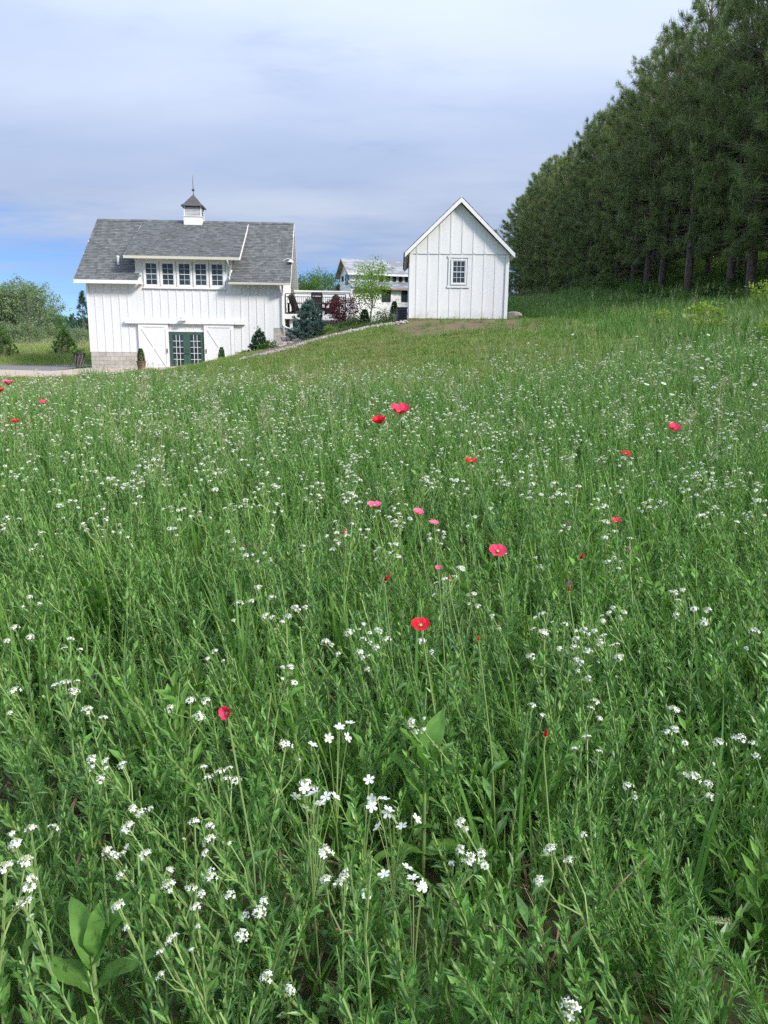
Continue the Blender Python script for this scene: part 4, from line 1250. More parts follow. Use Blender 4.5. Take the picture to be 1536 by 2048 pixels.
ARB = arbor('arborvitae', 41, 1.0, 0.27, M['arbor'])
ST = ('stem', 'foliage')
place_tree('arborvitae', ARB, (-0.94, 34.0, h1(-0.94, 34.0) - 0.02), 0, (0.8, 0.8, 0.78), 'short dark conical arborvitae right of the red maple', 'shrub', part_names=ST)
place_tree('arborvitae', ARB, (0.36, 34.2, h1(0.36, 34.2) - 0.02), 2, (0.65, 0.65, 0.95), 'slim dark arborvitae below the window of the unfinished house', 'shrub', part_names=ST)
place_tree('arborvitae', ARB, (-8.33, 38.9, 0.45), 1, (0.62, 0.62, 0.95), 'small conical evergreen beside the sliding door near the grass bank', 'shrub', part_names=ST)


def shrub(name, seed, rx, rz_, mat, leaf, n=30, per=26):
    return leafy(name, seed, rz_ * 1.6, (0, 0, rz_ * 0.75), (rx, rx, rz_ * 0.8), n, per, leaf, rx * 0.22, mat, M['twig'], 0.015, base=0.05, limbs=10)


SHR = {'olive': shrub('olive_shrub', 51, 0.52, 0.42, M['oliveshrub'], 0.075), 'green': shrub('green_shrub', 52, 0.40, 0.30, M['shrub'], 0.07), 'lime': shrub('lime_shrub', 53, 0.30, 0.30, M['yellowleaf'], 0.06), 'pale': shrub('pale_shrub', 54, 0.5, 0.22, M['hosta'], 0.10, 22, 18)}
for kind, x, y, sc, lab in (
        ('olive', -0.15, 33.0, 1.0, 'rounded olive shrub left of the white shed'),
        ('olive', 0.48, 31.3, 0.55, 'small olive shrub in a pot at the corner of the white shed'),
        ('green', -1.9, 35.0, 0.9, 'low green shrub under the red maple, the one nearer the spruce'),
        ('green', -1.42, 34.8, 1.05, 'low green shrub under the red maple, the one nearer the arborvitae'),
        ('lime', -2.44, 34.6, 0.85, 'tiny lime shrub at the right foot of the blue spruce'),
        ('green', -5.85, 37.9, 1.25, 'spreading green shrub at the right foot of the dark spruce'),
        ('lime', -7.1, 38.2, 0.9, 'yellow-green shrub left of the dark spruce by the barn'),
        ('pale', -2.75, 38.6, 1.1, 'pale leafy plant under the deck edge behind the blue spruce')):
    zo = 0.22 if sc == 0.55 else -0.03
    place_tree('shrub', SHR[kind], (x, y, h1(x, y) + zo), random.uniform(0, 6), sc, lab, 'shrub', part_names=ST)


def pot(name, loc, prof, mat, label, rim=None):
    e = MB().lathe(prof, 0, 0, 16).build(name, mat)
    e.location = loc
    tag(e, label, 'planter')
    zt = prof[-3][1]
    MB().lathe([(prof[-3][0] - 0.02, zt - 0.06), (0.01, zt - 0.03)], 0, 0, 14).build('potting_soil', M['ground'], e)
    return e


pot('planter', (-12.4, 38.8, h1(-12.4, 38.8) + 0.03), [(0.16, 0), (0.17, 0.02), (0.23, 0.42), (0.25, 0.42), (0.25, 0.47), (0.21, 0.47), (0.20, 0.40)], M['clay'], 'brown planter holding a conical evergreen by the sliding door')
place_tree('arborvitae', ARB, (-12.4, 38.8, h1(-12.4, 38.8) + 0.42), 3, (0.62, 0.62, 0.68), 'conical evergreen growing in the brown planter', 'shrub', part_names=ST)
dp = pot('planter', (-16.15, 40.4, h1(-16.15, 40.4) + 0.04), [(0.20, 0), (0.21, 0.02), (0.27, 0.66), (0.30, 0.68), (0.31, 0.76), (0.27, 0.76), (0.25, 0.62)], M['darkpot'], 'tall dark woven planter at the left corner of the barn')
for i in range(9):
    a = i * 0.698
    MB().tube([(0.215 * math.cos(a), 0.215 * math.sin(a), 0.04), (0.25 * math.cos(a + 0.5), 0.25 * math.sin(a + 0.5), 0.35), (0.285 * math.cos(a + 0.9), 0.285 * math.sin(a + 0.9), 0.66)], 0.010, 5, tint=0.8).build('woven_band', M['block'], dp)
place_tree('planter_grass', leafy('planter_grass', 61, 0.35, (0, 0, 0.15), (0.24, 0.24, 0.14), 14, 14, 0.07, 0.05, M['shrub'], M['twig'], 0.01), (-16.15, 40.4, h1(-16.15, 40.4) + 0.72), 0, 1, 'small green plant in the tall dark planter', 'plant', part_names=ST)
pot('planter', (0.50, 31.2, h1(0.5, 31.2)), [(0.17, 0), (0.19, 0.02), (0.24, 0.26), (0.26, 0.26), (0.26, 0.31), (0.22, 0.31), (0.2, 0.24)], M['stone'], 'low stone planter left of the white shed')
# grey outdoor unit beside the shed
ou = empty('utility_box', (0.62, 29.6, h1(0.62, 29.6)), 0.1)
tag(ou, 'dark grey utility box against the left side of the shed', 'utility box')
MB().box(-0.20, 0.16, -0.2, 0.2, 0.0, 0.46).build('casing', M['plastic'], ou)
MB().box(-0.22, 0.18, -0.22, 0.22, 0.461, 0.50).build('lid', M['black'], ou)
for j in range(4):
    MB().box(-0.16, 0.12, -0.214, -0.201, 0.08 + j * 0.09, 0.12 + j * 0.09).build('grille_bar', M['black'], ou)


# ---------------------------------------------------------------- stones
def stone_mesh(name, seed, sub=2):
    import bmesh
    bm = bmesh.new(); bmesh.ops.create_icosphere(bm, subdivisions=sub, radius=1.0)
    r = random.Random(seed); ph = [r.uniform(0, 6) for _ in range(6)]
    for v in bm.verts:
        c = v.co
        k = 1 + 0.16 * math.sin(3 * c.x + ph[0]) * math.cos(2.5 * c.y + ph[1]) + 0.12 * math.sin(4 * c.z + ph[2] + 2 * c.x) + 0.05 * math.sin(7 * c.y + ph[3])
        v.co = c * k
        v.co.z = max(v.co.z, -0.62) if v.co.z < 0 else min(v.co.z, 0.72)
    me = bpy.data.meshes.new(name); bm.to_mesh(me); bm.free()
    me.materials.append(M['stone'])
    a = me.attributes.new('tint', 'FLOAT', 'FACE'); a.data.foreach_set('value', [r.uniform(0.9, 1.15)] * len(me.polygons))
    return me


STONES = [stone_mesh('boulder', 70 + i) for i in range(4)]
bl = [(583, 664, 37.6, .30, 'pale boulder highest in the pile under the downspout'), (571, 678, 37.3, .24, 'boulder against the concrete corner of the barn'), (584, 677, 37.2, .27, 'middle boulder of the pile under the downspout'), (594, 683, 37.0, .25, 'boulder in the pile at the left foot of the blue spruce'), (570, 689, 36.9, .22, 'pinkish boulder low in the pile beside the barn corner'),
      (582, 688, 36.9, .24, 'flat boulder at the front of the pile by the barn corner'), (602, 680, 36.9, .2, 'small boulder half hidden by the blue spruce'), (563, 696, 36.6, .18, 'lowest small boulder where the pile meets the lawn bank')]
for i, (px, py, Y, s, lab) in enumerate(bl):
    p_ = at(px, py, Y); z = h1(p_[0], Y)
    o_ = mesh_obj('boulder', STONES[i % 4]); o_.location = (p_[0], Y, max(p_[2], z + 0.05)); o_.scale = (s, s * 0.9, s * 0.75); o_.rotation_euler = (0, 0, i * 1.3)
    tag(o_, lab, 'boulder', 'boulders piled beside the barn')
o_ = mesh_obj('boulder', STONES[2]); xs_, ys_ = 4.80, 28.9
o_.location = (xs_, ys_, h1(xs_, ys_) + 0.1); o_.scale = (0.26, 0.25, 0.2); tag(o_, 'pale boulder beside the right corner of the shed', 'boulder')
# line of loose edging stones along the top of the lawn bank
r = np.random.default_rng(9)
line = [(480, 716, 37.4), (520, 707, 37.1), (560, 698, 36.2), (610, 684, 35.0), (650, 672, 33.7), (700, 661, 32.2), (750, 650, 30.8), (815, 641, 28.6)]
lp_ = np.array([(g_ if (g_ := ground_hit(q[0], q[1] + 1.5, 0.05))[1] < q[2] + 1 else tuple(at(*q)[:2])) for q in line])
tt = np.linspace(0, len(line) - 1, 760) + r.normal(0, 0.01, 760)
ex_ = np.interp(tt, range(len(line)), lp_[:, 0]) + r.normal(0, 0.10, 760); ey_ = np.interp(tt, range(len(line)), lp_[:, 1]) + 0.05 + r.normal(0, 0.18, 760)
import bmesh as _bm
b_ = _bm.new(); _bm.ops.create_icosphere(b_, subdivisions=1, radius=1.0)
tv = np.array([v.co[:] for v in b_.verts]); tf = np.array([[v.index for v in f.verts] for f in b_.faces]); b_.free()
tv = tv * (1 + 0.18 * np.sin(tv[:, [1]] * 5 + 1))
v, f = stamp(tv * np.array([1, 0.8, 0.6]), tf, frames(np.tile([0, 0, 1.0], (760, 1)) + r.normal(0, .2, (760, 3)), r.uniform(0, 6, 760)), np.stack([ex_, ey_, H(ex_, ey_) + 0.03], 1), r.uniform(0.03, 0.08, 760))
tag(mesh_obj('edging_gravel', np_mesh('edging_gravel', v, f, M['stone'], np.repeat(r.uniform(0.55, 1.0, 760), len(tf)))), 'line of small pale stones along the top of the lawn bank', 'gravel', kind='stuff')

# mulched bed behind the stones: bare soil instead of turf
def bed_line(x):
    return np.interp(x, lp_[:, 0], lp_[:, 1])


bed = (X_ > lp_[0, 0]) & (X_ < 0.75) & (Y_ > bed_line(X_)) & (Y_ < 43)
zone[bed, 0] = 0.0; zone[bed, 1] = 1.6
za_.data.foreach_set('color', zone.ravel())

# ---------------------------------------------------------------- trees far left and behind
ASP = [leafy('aspen', 80 + i, 6.2, (0.2, 0, 3.7), (2.0 + 0.25 * i, 1.9, 2.35), 150, 46, 0.15, 0.26, M['aspen'], M['aspenbark'], 0.10, wind=(0.8, 0), base=0.3, limbs=46, shell=0.35) for i in range(3)]
asp = [(-6, 70, 0, 0.95, 'silvery aspen at the left edge of the picture'), (34, 71, 1, 1.02, 'tallest silvery aspen with pale trunk in the left grove'), (60, 69, 2, 0.93, 'windswept silvery aspen nearest the barn'), (22, 76, 2, 1.0, 'aspen standing behind the two pale-trunked aspens'), (-22, 72, 1, 1.0, 'aspen cut by the left edge of the picture')]
for px, Y, v_, s, lab in asp:
    p_ = at(px, 690, Y); place_tree('aspen_tree', ASP[v_], (p_[0], Y, h1(p_[0], Y) - 0.1), 0.0, s, lab, 'aspen tree', 'aspens at the far left')
BRO = [leafy('broad_tree', 90 + i, 6.0, (0, 0, 3.2), (2.6, 2.4, 2.5), 130, 60, 0.15, 0.34, M['broad'], M['bark'], 0.14, base=0.15, limbs=20) for i in range(2)]
WIL = leafy('willow', 95, 3.0, (0, 0, 1.5), (2.0, 1.6, 1.3), 80, 40, 0.14, 0.28, M['aspen'], M['bark'], 0.08, base=0.1)
GSP = [conifer('green_spruce', 310 + i, 2.0, 0.1, 1.05, 0.17, 7, 0.19, 10, 0.16, lambda q: (1 - q) ** 0.7, 45, 5, [M['broad']], 0.06, M['bark'], k=10) for i in range(1)]
DSP = conifer('dark_spruce', 320, 5.5, 0.2, 1.25, 0.30, 6, 0.28, 6, 0.14, spr_prof, 40, -8, [M['dkspruce']], 0.09, M['bark'], k=10)
for nm, me, px, Y, s, lab, cat in (
        ('young_fir', GSP[0], 128, 52, 0.88, 'bright green bushy young fir in the field left of the barn', 'fir tree'),
        ('young_fir', GSP[0], 4, 50, 0.95, 'bright green young fir cut by the left picture edge', 'fir tree'),
        ('dark_spruce', DSP, 172, 66, 0.84, 'dark spruce peeping out behind the left barn corner', 'spruce tree'),
        ('dark_spruce', DSP, 146, 100, 0.62, 'far dark spruce on the skyline left of the barn', 'spruce tree'),
        ('dark_spruce', DSP, 121, 104, 0.60, 'far dark spruce right of the aspen grove', 'spruce tree'),
        ('willow_shrub', WIL, 158, 62, 0.6, 'grey-green willow thicket left of the barn wall', 'shrub'),
        ('willow_shrub', WIL, 104, 80, 0.7, 'grey-green thicket at the foot of the windswept aspen', 'shrub'),
        ('willow_shrub', WIL, 60, 66, 0.8, 'grey-green thicket under the tallest aspen', 'shrub'),
        ('willow_shrub', WIL, 15, 67, 0.85, 'grey-green thicket under the aspens at the picture edge', 'shrub'),
        ('broad_tree', BRO[0], 108, 92, 0.72, 'rounded green tree beyond the aspens', 'tree'),
        ('broad_tree', BRO[0], 612, 100, 1.22, 'leafy green tree behind the deck nearest the barn', 'tree'),
        ('broad_tree', BRO[1], 645, 103, 1.28, 'leafy green tree behind the deck beside the unfinished house', 'tree'),
        ('broad_tree', BRO[1], 590, 104, 1.1, 'leafy green tree half hidden by the barn gable', 'tree')):
    p_ = at(px, 690, Y); place_tree(nm, me[:2], (p_[0], Y, h1(p_[0], Y) - 0.1), random.uniform(0, 6), s, lab, cat)
# far wood along the horizon: reads as one mass
r = np.random.default_rng(21)
parts = []
for i in range(150):
    x = r.uniform(-260, 150); y = r.uniform(170, 240); hgt = r.uniform(5, 9); z = h1(x, y)
    N = 170
    d = unit(r.normal(size=(N, 3)))
    loc = np.array([x, y, z + hgt * 0.5]) + d * np.array([hgt * 0.5, hgt * 0.5, hgt * 0.5]) * r.uniform(0.6, 1.05, (N, 1))
    v, f = stamp(LEAF_V, LEAF_F, frames(r.normal(size=(N, 3)), r.uniform(0, 6, N)), loc, r.uniform(0.8, 1.6, N))
    parts.append((v, f, np.full(N, r.uniform(0.7, 1.1)), 0))
V, Fc, T, _m = merge(parts)
tag(mesh_obj('far_wood', np_mesh('far_wood', V, Fc, M['dkspruce'], T)), 'far green wood along the horizon', 'forest', kind='stuff')

# saplings on the slope below the pines
SAP = [leafy('sapling', 97 + i, 0.9, (0, 0, 0.5), (0.42, 0.4, 0.38), 26, 14, 0.11, 0.09, M['yellowleaf'], M['twig'], 0.012, base=0.1, limbs=16) for i in range(2)]
for px, py, Y, s, lab in ((1405, 668, 19, 0.95, 'yellow-green sapling on the slope below the pine trunks'), (1322, 646, 22, 0.6, 'smaller yellow-green sapling left of the bright sapling'), (1528, 606, 23, 0.9, 'yellow-green sapling at the right picture edge by the trunks'), (1527, 672, 16, 0.5, 'low yellow-green sapling at the right picture edge in the grass')):
    p_ = at(px, py, Y); place_tree('sapling', SAP[0 if px < 1500 else 1], (p_[0], Y, h1(p_[0], Y) - 0.02), px, s, lab, 'sapling', part_names=ST)
UND = shrub('undergrowth', 99, 0.55, 0.45, M['shrub'], 0.13, 26, 18)
for i, (x, y) in enumerate(((12.3, 27.5), (13.0, 31.0), (12.4, 34.5), (12.6, 38), (12.2, 43), (12.5, 49), (11.9, 55), (14.9, 33), (15.2, 28.5), (11.6, 62), (11.3, 69), (15.3, 30.2), (16.0, 35.5), (17.8, 31.5), (18.2, 27.8), (17.6, 38), (19.0, 34.5), (15.1, 40.5), (20.6, 30), (21, 36), (18.5, 42), (16.2, 45), (14.8, 26.3), (17.3, 25.2))):
    place_tree('undergrowth_shrub', UND, (x, y, h1(x, y) - 0.05), i * 1.1, 0.8 + 0.25 * math.sin(i * 2.1), 'low dark green shrub growing among the pine trunks', 'shrub', 'shrubs at the foot of the pines', part_names=ST)
# ================================================================ meadow


def leaf_faces(mb, o_, d, side, L, w, curl, tint, mat=0):
    """one narrow leaf: folded along its midrib, bending over towards the tip"""
    nrm = np.cross(side, d)
    mid = o_ + d * L * 0.5 - nrm * curl * L * 0.10
    tip = o_ + d * L * 0.97 - nrm * curl * L * 0.42
    mb.add([o_, mid + side * w / 2 + nrm * w * 0.18, mid, mid - side * w / 2 + nrm * w * 0.18, tip], [(0, 1, 2), (0, 2, 3), (1, 4, 2), (2, 4, 3)], tint, mat)


def herb(name, seed, h, nleaf, L0, w0, bend, heads=0, feather=False, lean_up=0.70):
    """leafy stalk; returns stem MB, leaf MB, list of (head position, axis, size)"""
    r = np.random.default_rng(seed)
    az0 = r.uniform(0, 6.28); b1 = bend * r.uniform(0.5, 1.3)
    bv = np.array([math.cos(az0), math.sin(az0), 0]) * b1
    pos = lambda s: bv * (s * s) * h + np.array([0.01 * math.sin(s * 7 + seed), 0.01 * math.cos(s * 6 + seed), s * h * (1 - 0.3 * b1 * s)])
    stem = MB(); leaves = MB(); hd = []
    ss = np.linspace(0, 1, 6)
    stem.tube([pos(s) for s in ss], [0.0021 * (1 - 0.5 * s) + 0.0005 for s in ss], 4, False)
    ga = r.uniform(0, 6.28)
    for i in range(nleaf):
        s = 0.06 + 0.90 * (i + r.uniform(-0.3, 0.3)) / nleaf
        o_ = pos(s); ax = unit(pos(min(s + 0.03, 1)) - pos(s - 0.03))
        ga += 2.4 + r.normal(0, 0.25)
        rad = np.array([math.cos(ga), math.sin(ga), 0])
        d = unit(rad * (1 - lean_up + r.normal(0, 0.10)) + ax * (lean_up + r.normal(0, 0.10)))
        side = unit(np.cross(d, ax + 1e-3)); side = unit(side + r.normal(0, 0.18, 3))
        q = 1.0 - 0.62 * s ** 1.6 if s > 0.15 else 0.75
        L = L0 * q * r.uniform(0.75, 1.2)
        leaf_faces(leaves, o_, d, side, L, w0 * (0.55 + 0.45 * q) * r.uniform(0.7, 1.3), r.uniform(-0.1, 0.7), r.choice((0.62, 0.8, 0.95, 1.05, 1.2, 1.5)))
        if feather:
            for k_ in range(2):
                d2 = unit(d + r.normal(0, 0.35, 3)); leaf_faces(leaves, o_ + d * L * 0.25, d2, unit(np.cross(d2, ax + 1e-3)), L * 0.7, w0 * 0.8, 0.3, r.uniform(0.8, 1.25))
    if heads:
        hd.append((pos(1.0), unit(pos(1.0) - pos(0.9)), r.uniform(0.85, 1.25)))
        for k_ in range(heads - 1):
            s = r.uniform(0.78, 0.93); o_ = pos(s); a = r.uniform(0, 6.28)
            lr = r.uniform(0.018, 0.036); e = np.array([pos(1.0)[0] + math.cos(a) * lr, pos(1.0)[1] + math.sin(a) * lr, pos(1.0)[2] - r.uniform(0.002, 0.035)])
            m_ = (o_ + e) / 2 + np.array([math.cos(a), math.sin(a), 0]) * 0.008
            stem.tube([o_, m_, e], [0.0013, 0.0011, 0.0009], 3, False)
            leaf_faces(leaves, m_, unit(np.array([math.cos(a), math.sin(a), 0.9])), unit(np.array([-math.sin(a), math.cos(a), 0.1])), L0 * 0.35, w0 * 0.6, 0.3, 1.0)
            hd.append((e, unit(e - m_), r.uniform(0.45, 0.95)))
    return stem, leaves, hd


def flower_head(seed, bud=False):
    """flat-topped cluster of tiny four-petalled flowers over pale buds"""
    r = np.random.default_rng(seed)
    mb = MB()
    nf = int(r.integers(13, 22)) if not bud else int(r.integers(2, 5))
    for i in range(nf):
        th = r.uniform(0.0, 1.4) if i > 2 else 0.25 * i; az = i * 2.4 + r.normal(0, 0.3)
        nrm = np.array([math.sin(th) * math.cos(az), math.sin(th) * math.sin(az), math.cos(th)])
        c = nrm * np.array([0.0105, 0.0105, 0.0048]) * r.uniform(0.85, 1.15) + np.array([0, 0, 0.004])
        R = frames(nrm[None], r.uniform(0, 6, 1))[0]
        s = r.uniform(0.0030, 0.0042)
        for k_ in range(4):
            a = k_ * math.pi / 2
            pts = [(0, 0, 0), (0.55 * math.cos(a - 0.6), 0.55 * math.sin(a - 0.6), 0.1), (1.0 * math.cos(a - 0.25), 1.0 * math.sin(a - 0.25), 0.22), (1.0 * math.cos(a + 0.25), 1.0 * math.sin(a + 0.25), 0.22), (0.55 * math.cos(a + 0.6), 0.55 * math.sin(a + 0.6), 0.1)]
            mb.add([c + R @ (np.array(p_) * s) for p_ in pts], [(0, 1, 2, 3, 4)], r.uniform(0.92, 1.06), 0)
    for i in range(6 if not bud else 16):
        th = r.uniform(0, 1.5 if bud else 1.0); az = r.uniform(0, 6.28); k_ = 0.0075 if not bud else 0.0065
        c = np.array([math.sin(th) * math.cos(az) * k_, math.sin(th) * math.sin(az) * k_, math.cos(th) * k_ * 0.6 + (0.005 if not bud else 0.002)])
        s = 0.0022
        mb.add([c + np.array([s, 0, 0]), c + np.array([-s * .5, s * .87, 0]), c + np.array([-s * .5, -s * .87, 0]), c + np.array([0, 0, s * 1.9]), c - np.array([0, 0, s * 1.5])], [(0, 1, 3), (1, 2, 3), (2, 0, 3), (1, 0, 4), (2, 1, 4), (0, 2, 4)], r.uniform(0.8, 1.15), 1)
    for i in range(5):
        a = r.uniform(0, 6.28); mb.tube([(0, 0, -0.008), (0.008 * math.cos(a), 0.008 * math.sin(a), 0.004)], 0.0006, 3, False, 1.0, 1)
    return mb


HEADS = [flower_head(500 + i) for i in range(5)] + [flower_head(520 + i, True) for i in range(3)]
HEAD_ME = [h_.mesh('flower_head', [M['petal_white'], M['bud']]) for h_ in HEADS]


def join(name, stem, leaves, hd, r):
    """the whole plant as one mesh, for the uncounted mass"""
    mb = MB()
    mb.v = list(stem.v) + list(leaves.v); b = len(stem.v)
    mb.f = [list(f) for f in stem.f] + [[i + b for i in f] for f in leaves.f]; mb.t = stem.t + leaves.t; mb.m = [1] * len(stem.f) + [0] * len(leaves.f)
    for (p_, ax, s) in hd:
        k_ = int(r.integers(0, 5)) if s > 0.6 else int(r.integers(0, 8)); h_ = HEADS[k_]
        R = frames(unit(ax + np.array([0, 0, 0.6]))[None], r.uniform(0, 6, 1))[0]
        b = len(mb.v); mb.v += [tuple(p_ + R @ np.array(q) * s * 0.95) for q in h_.v]
        mb.f += [[i + b for i in f] for f in h_.f]; mb.t += h_.t; mb.m += [2 + q for q in h_.m]
    return mb.build(name, [M['herb'], M['herbstem'], M['petal_white'], M['bud']], link=False)


r = np.random.default_rng(77)
HERB = []      # flowering variants, kept in pieces for the single plants
for i in range(8):
    HERB.append(herb('alyssum', 600 + i, 0.46 + 0.03 * (i % 4), 36, 0.044, 0.0100, 0.16, heads=(2, 3, 4, 3, 5, 2, 4, 3)[i]))
flower_protos = [join('flower_plant_%02d' % i, *HERB[i], r) for i in range(8)]
herb_protos = []
for i in range(7):
    herb_protos.append(join('herb_%02d' % i, *herb('herb', 640 + i, 0.36 + 0.03 * (i % 4), 42, 0.052, 0.0125, 0.2, heads=0), r))
for i in range(3):
    herb_protos.append(join('herb_%02d' % (7 + i), *herb('herb', 660 + i, 0.42 + 0.04 * i, 46, 0.050, 0.0052, 0.2, heads=0, feather=True), r))


def grass_tuft(name, seed, nb, h, w, spread, mats, droop=0.5, seedhead=0):
    r = np.random.default_rng(seed)
    mb = MB()
    for i in range(nb):
        az = r.uniform(0, 6.28); o_ = np.array([r.normal(0, spread), r.normal(0, spread), 0]); H_ = h * r.uniform(0.5, 1.1)
        out = np.array([math.cos(az), math.sin(az), 0]); side = np.array([-math.sin(az), math.cos(az), 0]) * w / 2 * r.uniform(0.7, 1.3)
        lean = r.uniform(0.08, 0.35); dr = droop * r.uniform(0.2, 1.2)
        pts = [o_ + out * (lean * s + dr * s ** 3 * 0.5) * H_ + np.array([0, 0, H_ * (s - dr * 0.35 * s ** 3)]) for s in (0, 0.4, 0.75, 1)]
        ws = (0.8, 1, 0.7)
        v = []
        for p_, k_ in zip(pts[:3], ws): v += [p_ - side * k_, p_ + side * k_]
        v.append(pts[3])
        mb.add(v, [(0, 1, 3, 2), (2, 3, 5, 4), (4, 5, 6)], r.uniform(0.75, 1.3))
    for i in range(seedhead):
        az = r.uniform(0, 6.28); o_ = np.array([r.normal(0, spread), r.normal(0, spread), 0]); H_ = h * r.uniform(1.1, 1.6)
        out = np.array([math.cos(az), math.sin(az), 0]) * 0.12
        mb.tube([o_, o_ + out * H_ * 0.4 + np.array([0, 0, H_ * 0.6]), o_ + out * H_ + np.array([0, 0, H_])], [0.0014, 0.0012, 0.0008], 3, False, 1.0, 1)
        panicle(mb, r, o_ + out * H_ * 0.78 + np.array([0, 0, H_ * 0.78]), out, 0.24 * H_)
    return mb.build(name, mats, link=False)


def panicle(mb, r, o_, out, L, mat=1):
    for k_ in range(16):
        s = k_ / 16; a = r.uniform(0, 6.28)
        c = o_ + np.array([0, 0, L * s]) + out * L * s * 0.5
        d = np.array([math.cos(a), math.sin(a), r.uniform(0.4, 1.2)]) * L * 0.30 * (1.05 - s) + out * L * 0.15
        e = c + d; q = np.cross(d, [0, 0, 1.0]); q = q / (np.linalg.norm(q) + 1e-9) * 0.0035
        mb.add([c, e - d * 0.35 + q, e + d * 0.25 - np.array([0, 0, L * 0.05]), e - d * 0.35 - q], [(0, 1, 2, 3)], r.uniform(0.8, 1.2), mat)


grass_protos = [grass_tuft('grass_%02d' % i, 700 + i, 9, 0.34 + 0.05 * (i % 3), 0.0062, 0.018, [M['grass'], M['seed']], 0.5) for i in range(5)]
lawn_protos = [grass_tuft('lawn_%02d' % i, 720 + i, 52, 0.068, 0.009, 0.14, [M['lawn'], M['seed']], 0.7) for i in range(4)]
rough_protos = [grass_tuft('rough_%02d' % i, 740 + i, 30, 0.42 + 0.06 * (i % 3), 0.011, 0.11, [M['field'], M['seed']], 0.6, seedhead=(2, 0, 1, 0, 0)[i]) for i in range(5)]
dry_protos = [grass_tuft('dry_%02d' % i, 760 + i, 34, 0.55, 0.022, 0.22, [M['dryfield'], M['seed']], 0.5, seedhead=2) for i in range(4)]
litter_protos = [grass_tuft('litter_%02d' % i, 780 + i, 10, 0.10, 0.006, 0.05, [M['drystalk'], M['seed']], 2.4) for i in range(3)]


def scatter(name, protos, xy, rot, scl, label, category, dz=0.0, idx=None):
    """plants nobody could count: ONE object, its copies grown on points of the terrain"""
    n_ = len(xy)
    me = bpy.data.meshes.new(name)
    me.vertices.add(n_)
    co = np.column_stack([xy, H(xy[:, 0], xy[:, 1]) + dz]).astype(np.float32)
    me.vertices.foreach_set('co', co.ravel())
    a = me.attributes.new('rot', 'FLOAT_VECTOR', 'POINT'); a.data.foreach_set('vector', rot.astype(np.float32).ravel())
    a = me.attributes.new('scl', 'FLOAT', 'POINT'); a.data.foreach_set('value', scl.astype(np.float32))
    a = me.attributes.new('pick', 'INT', 'POINT'); a.data.foreach_set('value', (rng.integers(0, len(protos), n_) if idx is None else idx).astype(np.int32))
    ob = mesh_obj(name, me)
    src = bpy.data.collections.new(name + '_source')
    for q in protos: src.objects.link(q)
    ng = bpy.data.node_groups.new(name + '_scatter', 'GeometryNodeTree')
    ng.interface.new_socket('Geometry', in_out='INPUT', socket_type='NodeSocketGeometry')
    ng.interface.new_socket('Geometry', in_out='OUTPUT', socket_type='NodeSocketGeometry')
    N_, L_ = ng.nodes, ng.links
    gi, go = N_.new('NodeGroupInput'), N_.new('NodeGroupOutput')
    ci = N_.new('GeometryNodeCollectionInfo'); ci.inputs['Collection'].default_value = src
    ci.inputs['Separate Children'].default_value = True; ci.inputs['Reset Children'].default_value = True
    ip = N_.new('GeometryNodeInstanceOnPoints'); ip.inputs['Pick Instance'].default_value = True
    def attr(nm, t):
        q = N_.new('GeometryNodeInputNamedAttribute'); q.data_type = t; q.inputs['Name'].default_value = nm
        return q.outputs['Attribute']
    er = N_.new('FunctionNodeEulerToRotation'); L_.new(attr('rot', 'FLOAT_VECTOR'), er.inputs[0])
    L_.new(gi.outputs[0], ip.inputs['Points']); L_.new(ci.outputs[0], ip.inputs['Instance'])
    L_.new(attr('pick', 'INT'), ip.inputs['Instance Index']); L_.new(er.outputs[0], ip.inputs['Rotation']); L_.new(attr('scl', 'FLOAT'), ip.inputs['Scale'])
    L_.new(ip.outputs[0], go.inputs[0])
    md = ob.modifiers.new('scatter', 'NODES'); md.node_group = ng
    return tag(ob, label, category, kind='stuff')


def wedge(n_, y0, y1, margin=0.5, pad=0.6, xlim=None):
    """even points over the ground the picture looks at"""
    y = np.sqrt(rng.uniform(y0 * y0, y1 * y1, n_)) if y0 >= 0 else rng.uniform(y0, y1, n_)
    x = rng.uniform(-1, 1, n_) * (y * (0.52 + margin * 0.1) + pad)
    return np.stack([x, y], 1)


def leanrot(n_, lean=0.16, jit=0.14):
    """Euler angles: spun plants that all lean a little to the left, as the meadow does"""
    out = np.zeros((n_, 3))
    tx = rng.normal(0, jit, n_); ty = rng.normal(-lean, jit, n_); sp_ = rng.uniform(0, 6.28, n_)
    out[:, 0] = tx; out[:, 1] = ty; out[:, 2] = sp_
    # apply spin first: build R = Rlean @ Rspin and read XYZ Euler back
    for i in range(n_):
        out[i] = (Euler((tx[i], ty[i], 0)).to_matrix() @ Matrix.Rotation(sp_[i], 3, 'Z')).to_euler('XYZ')[:]
    return out


def fbm(x, y, s, seed=0.0):
    return 0.5 + 0.25 * (np.sin(x * s + seed + 1.7 * np.sin(y * s * 0.7 + seed)) + np.sin(y * s * 1.3 + seed * 2 + 1.3 * np.sin(x * s * 0.9)))


def meadow_mask(x, y):
    """1 in the flowering meadow, falling off into lawn and rough grass"""
    lawn = inside(LAWN, x, y); d = edge_dist(LAWN, x, y); d = np.where(lawn, -d, d)
    m_ = sstep(-0.3, 1.6, d)
    m_ *= 1 - sstep(12.5, 16.5, y - np.clip(-x, 0, 8) * 0.35)
    m_ *= ~on_drive(x, y)
    return m_


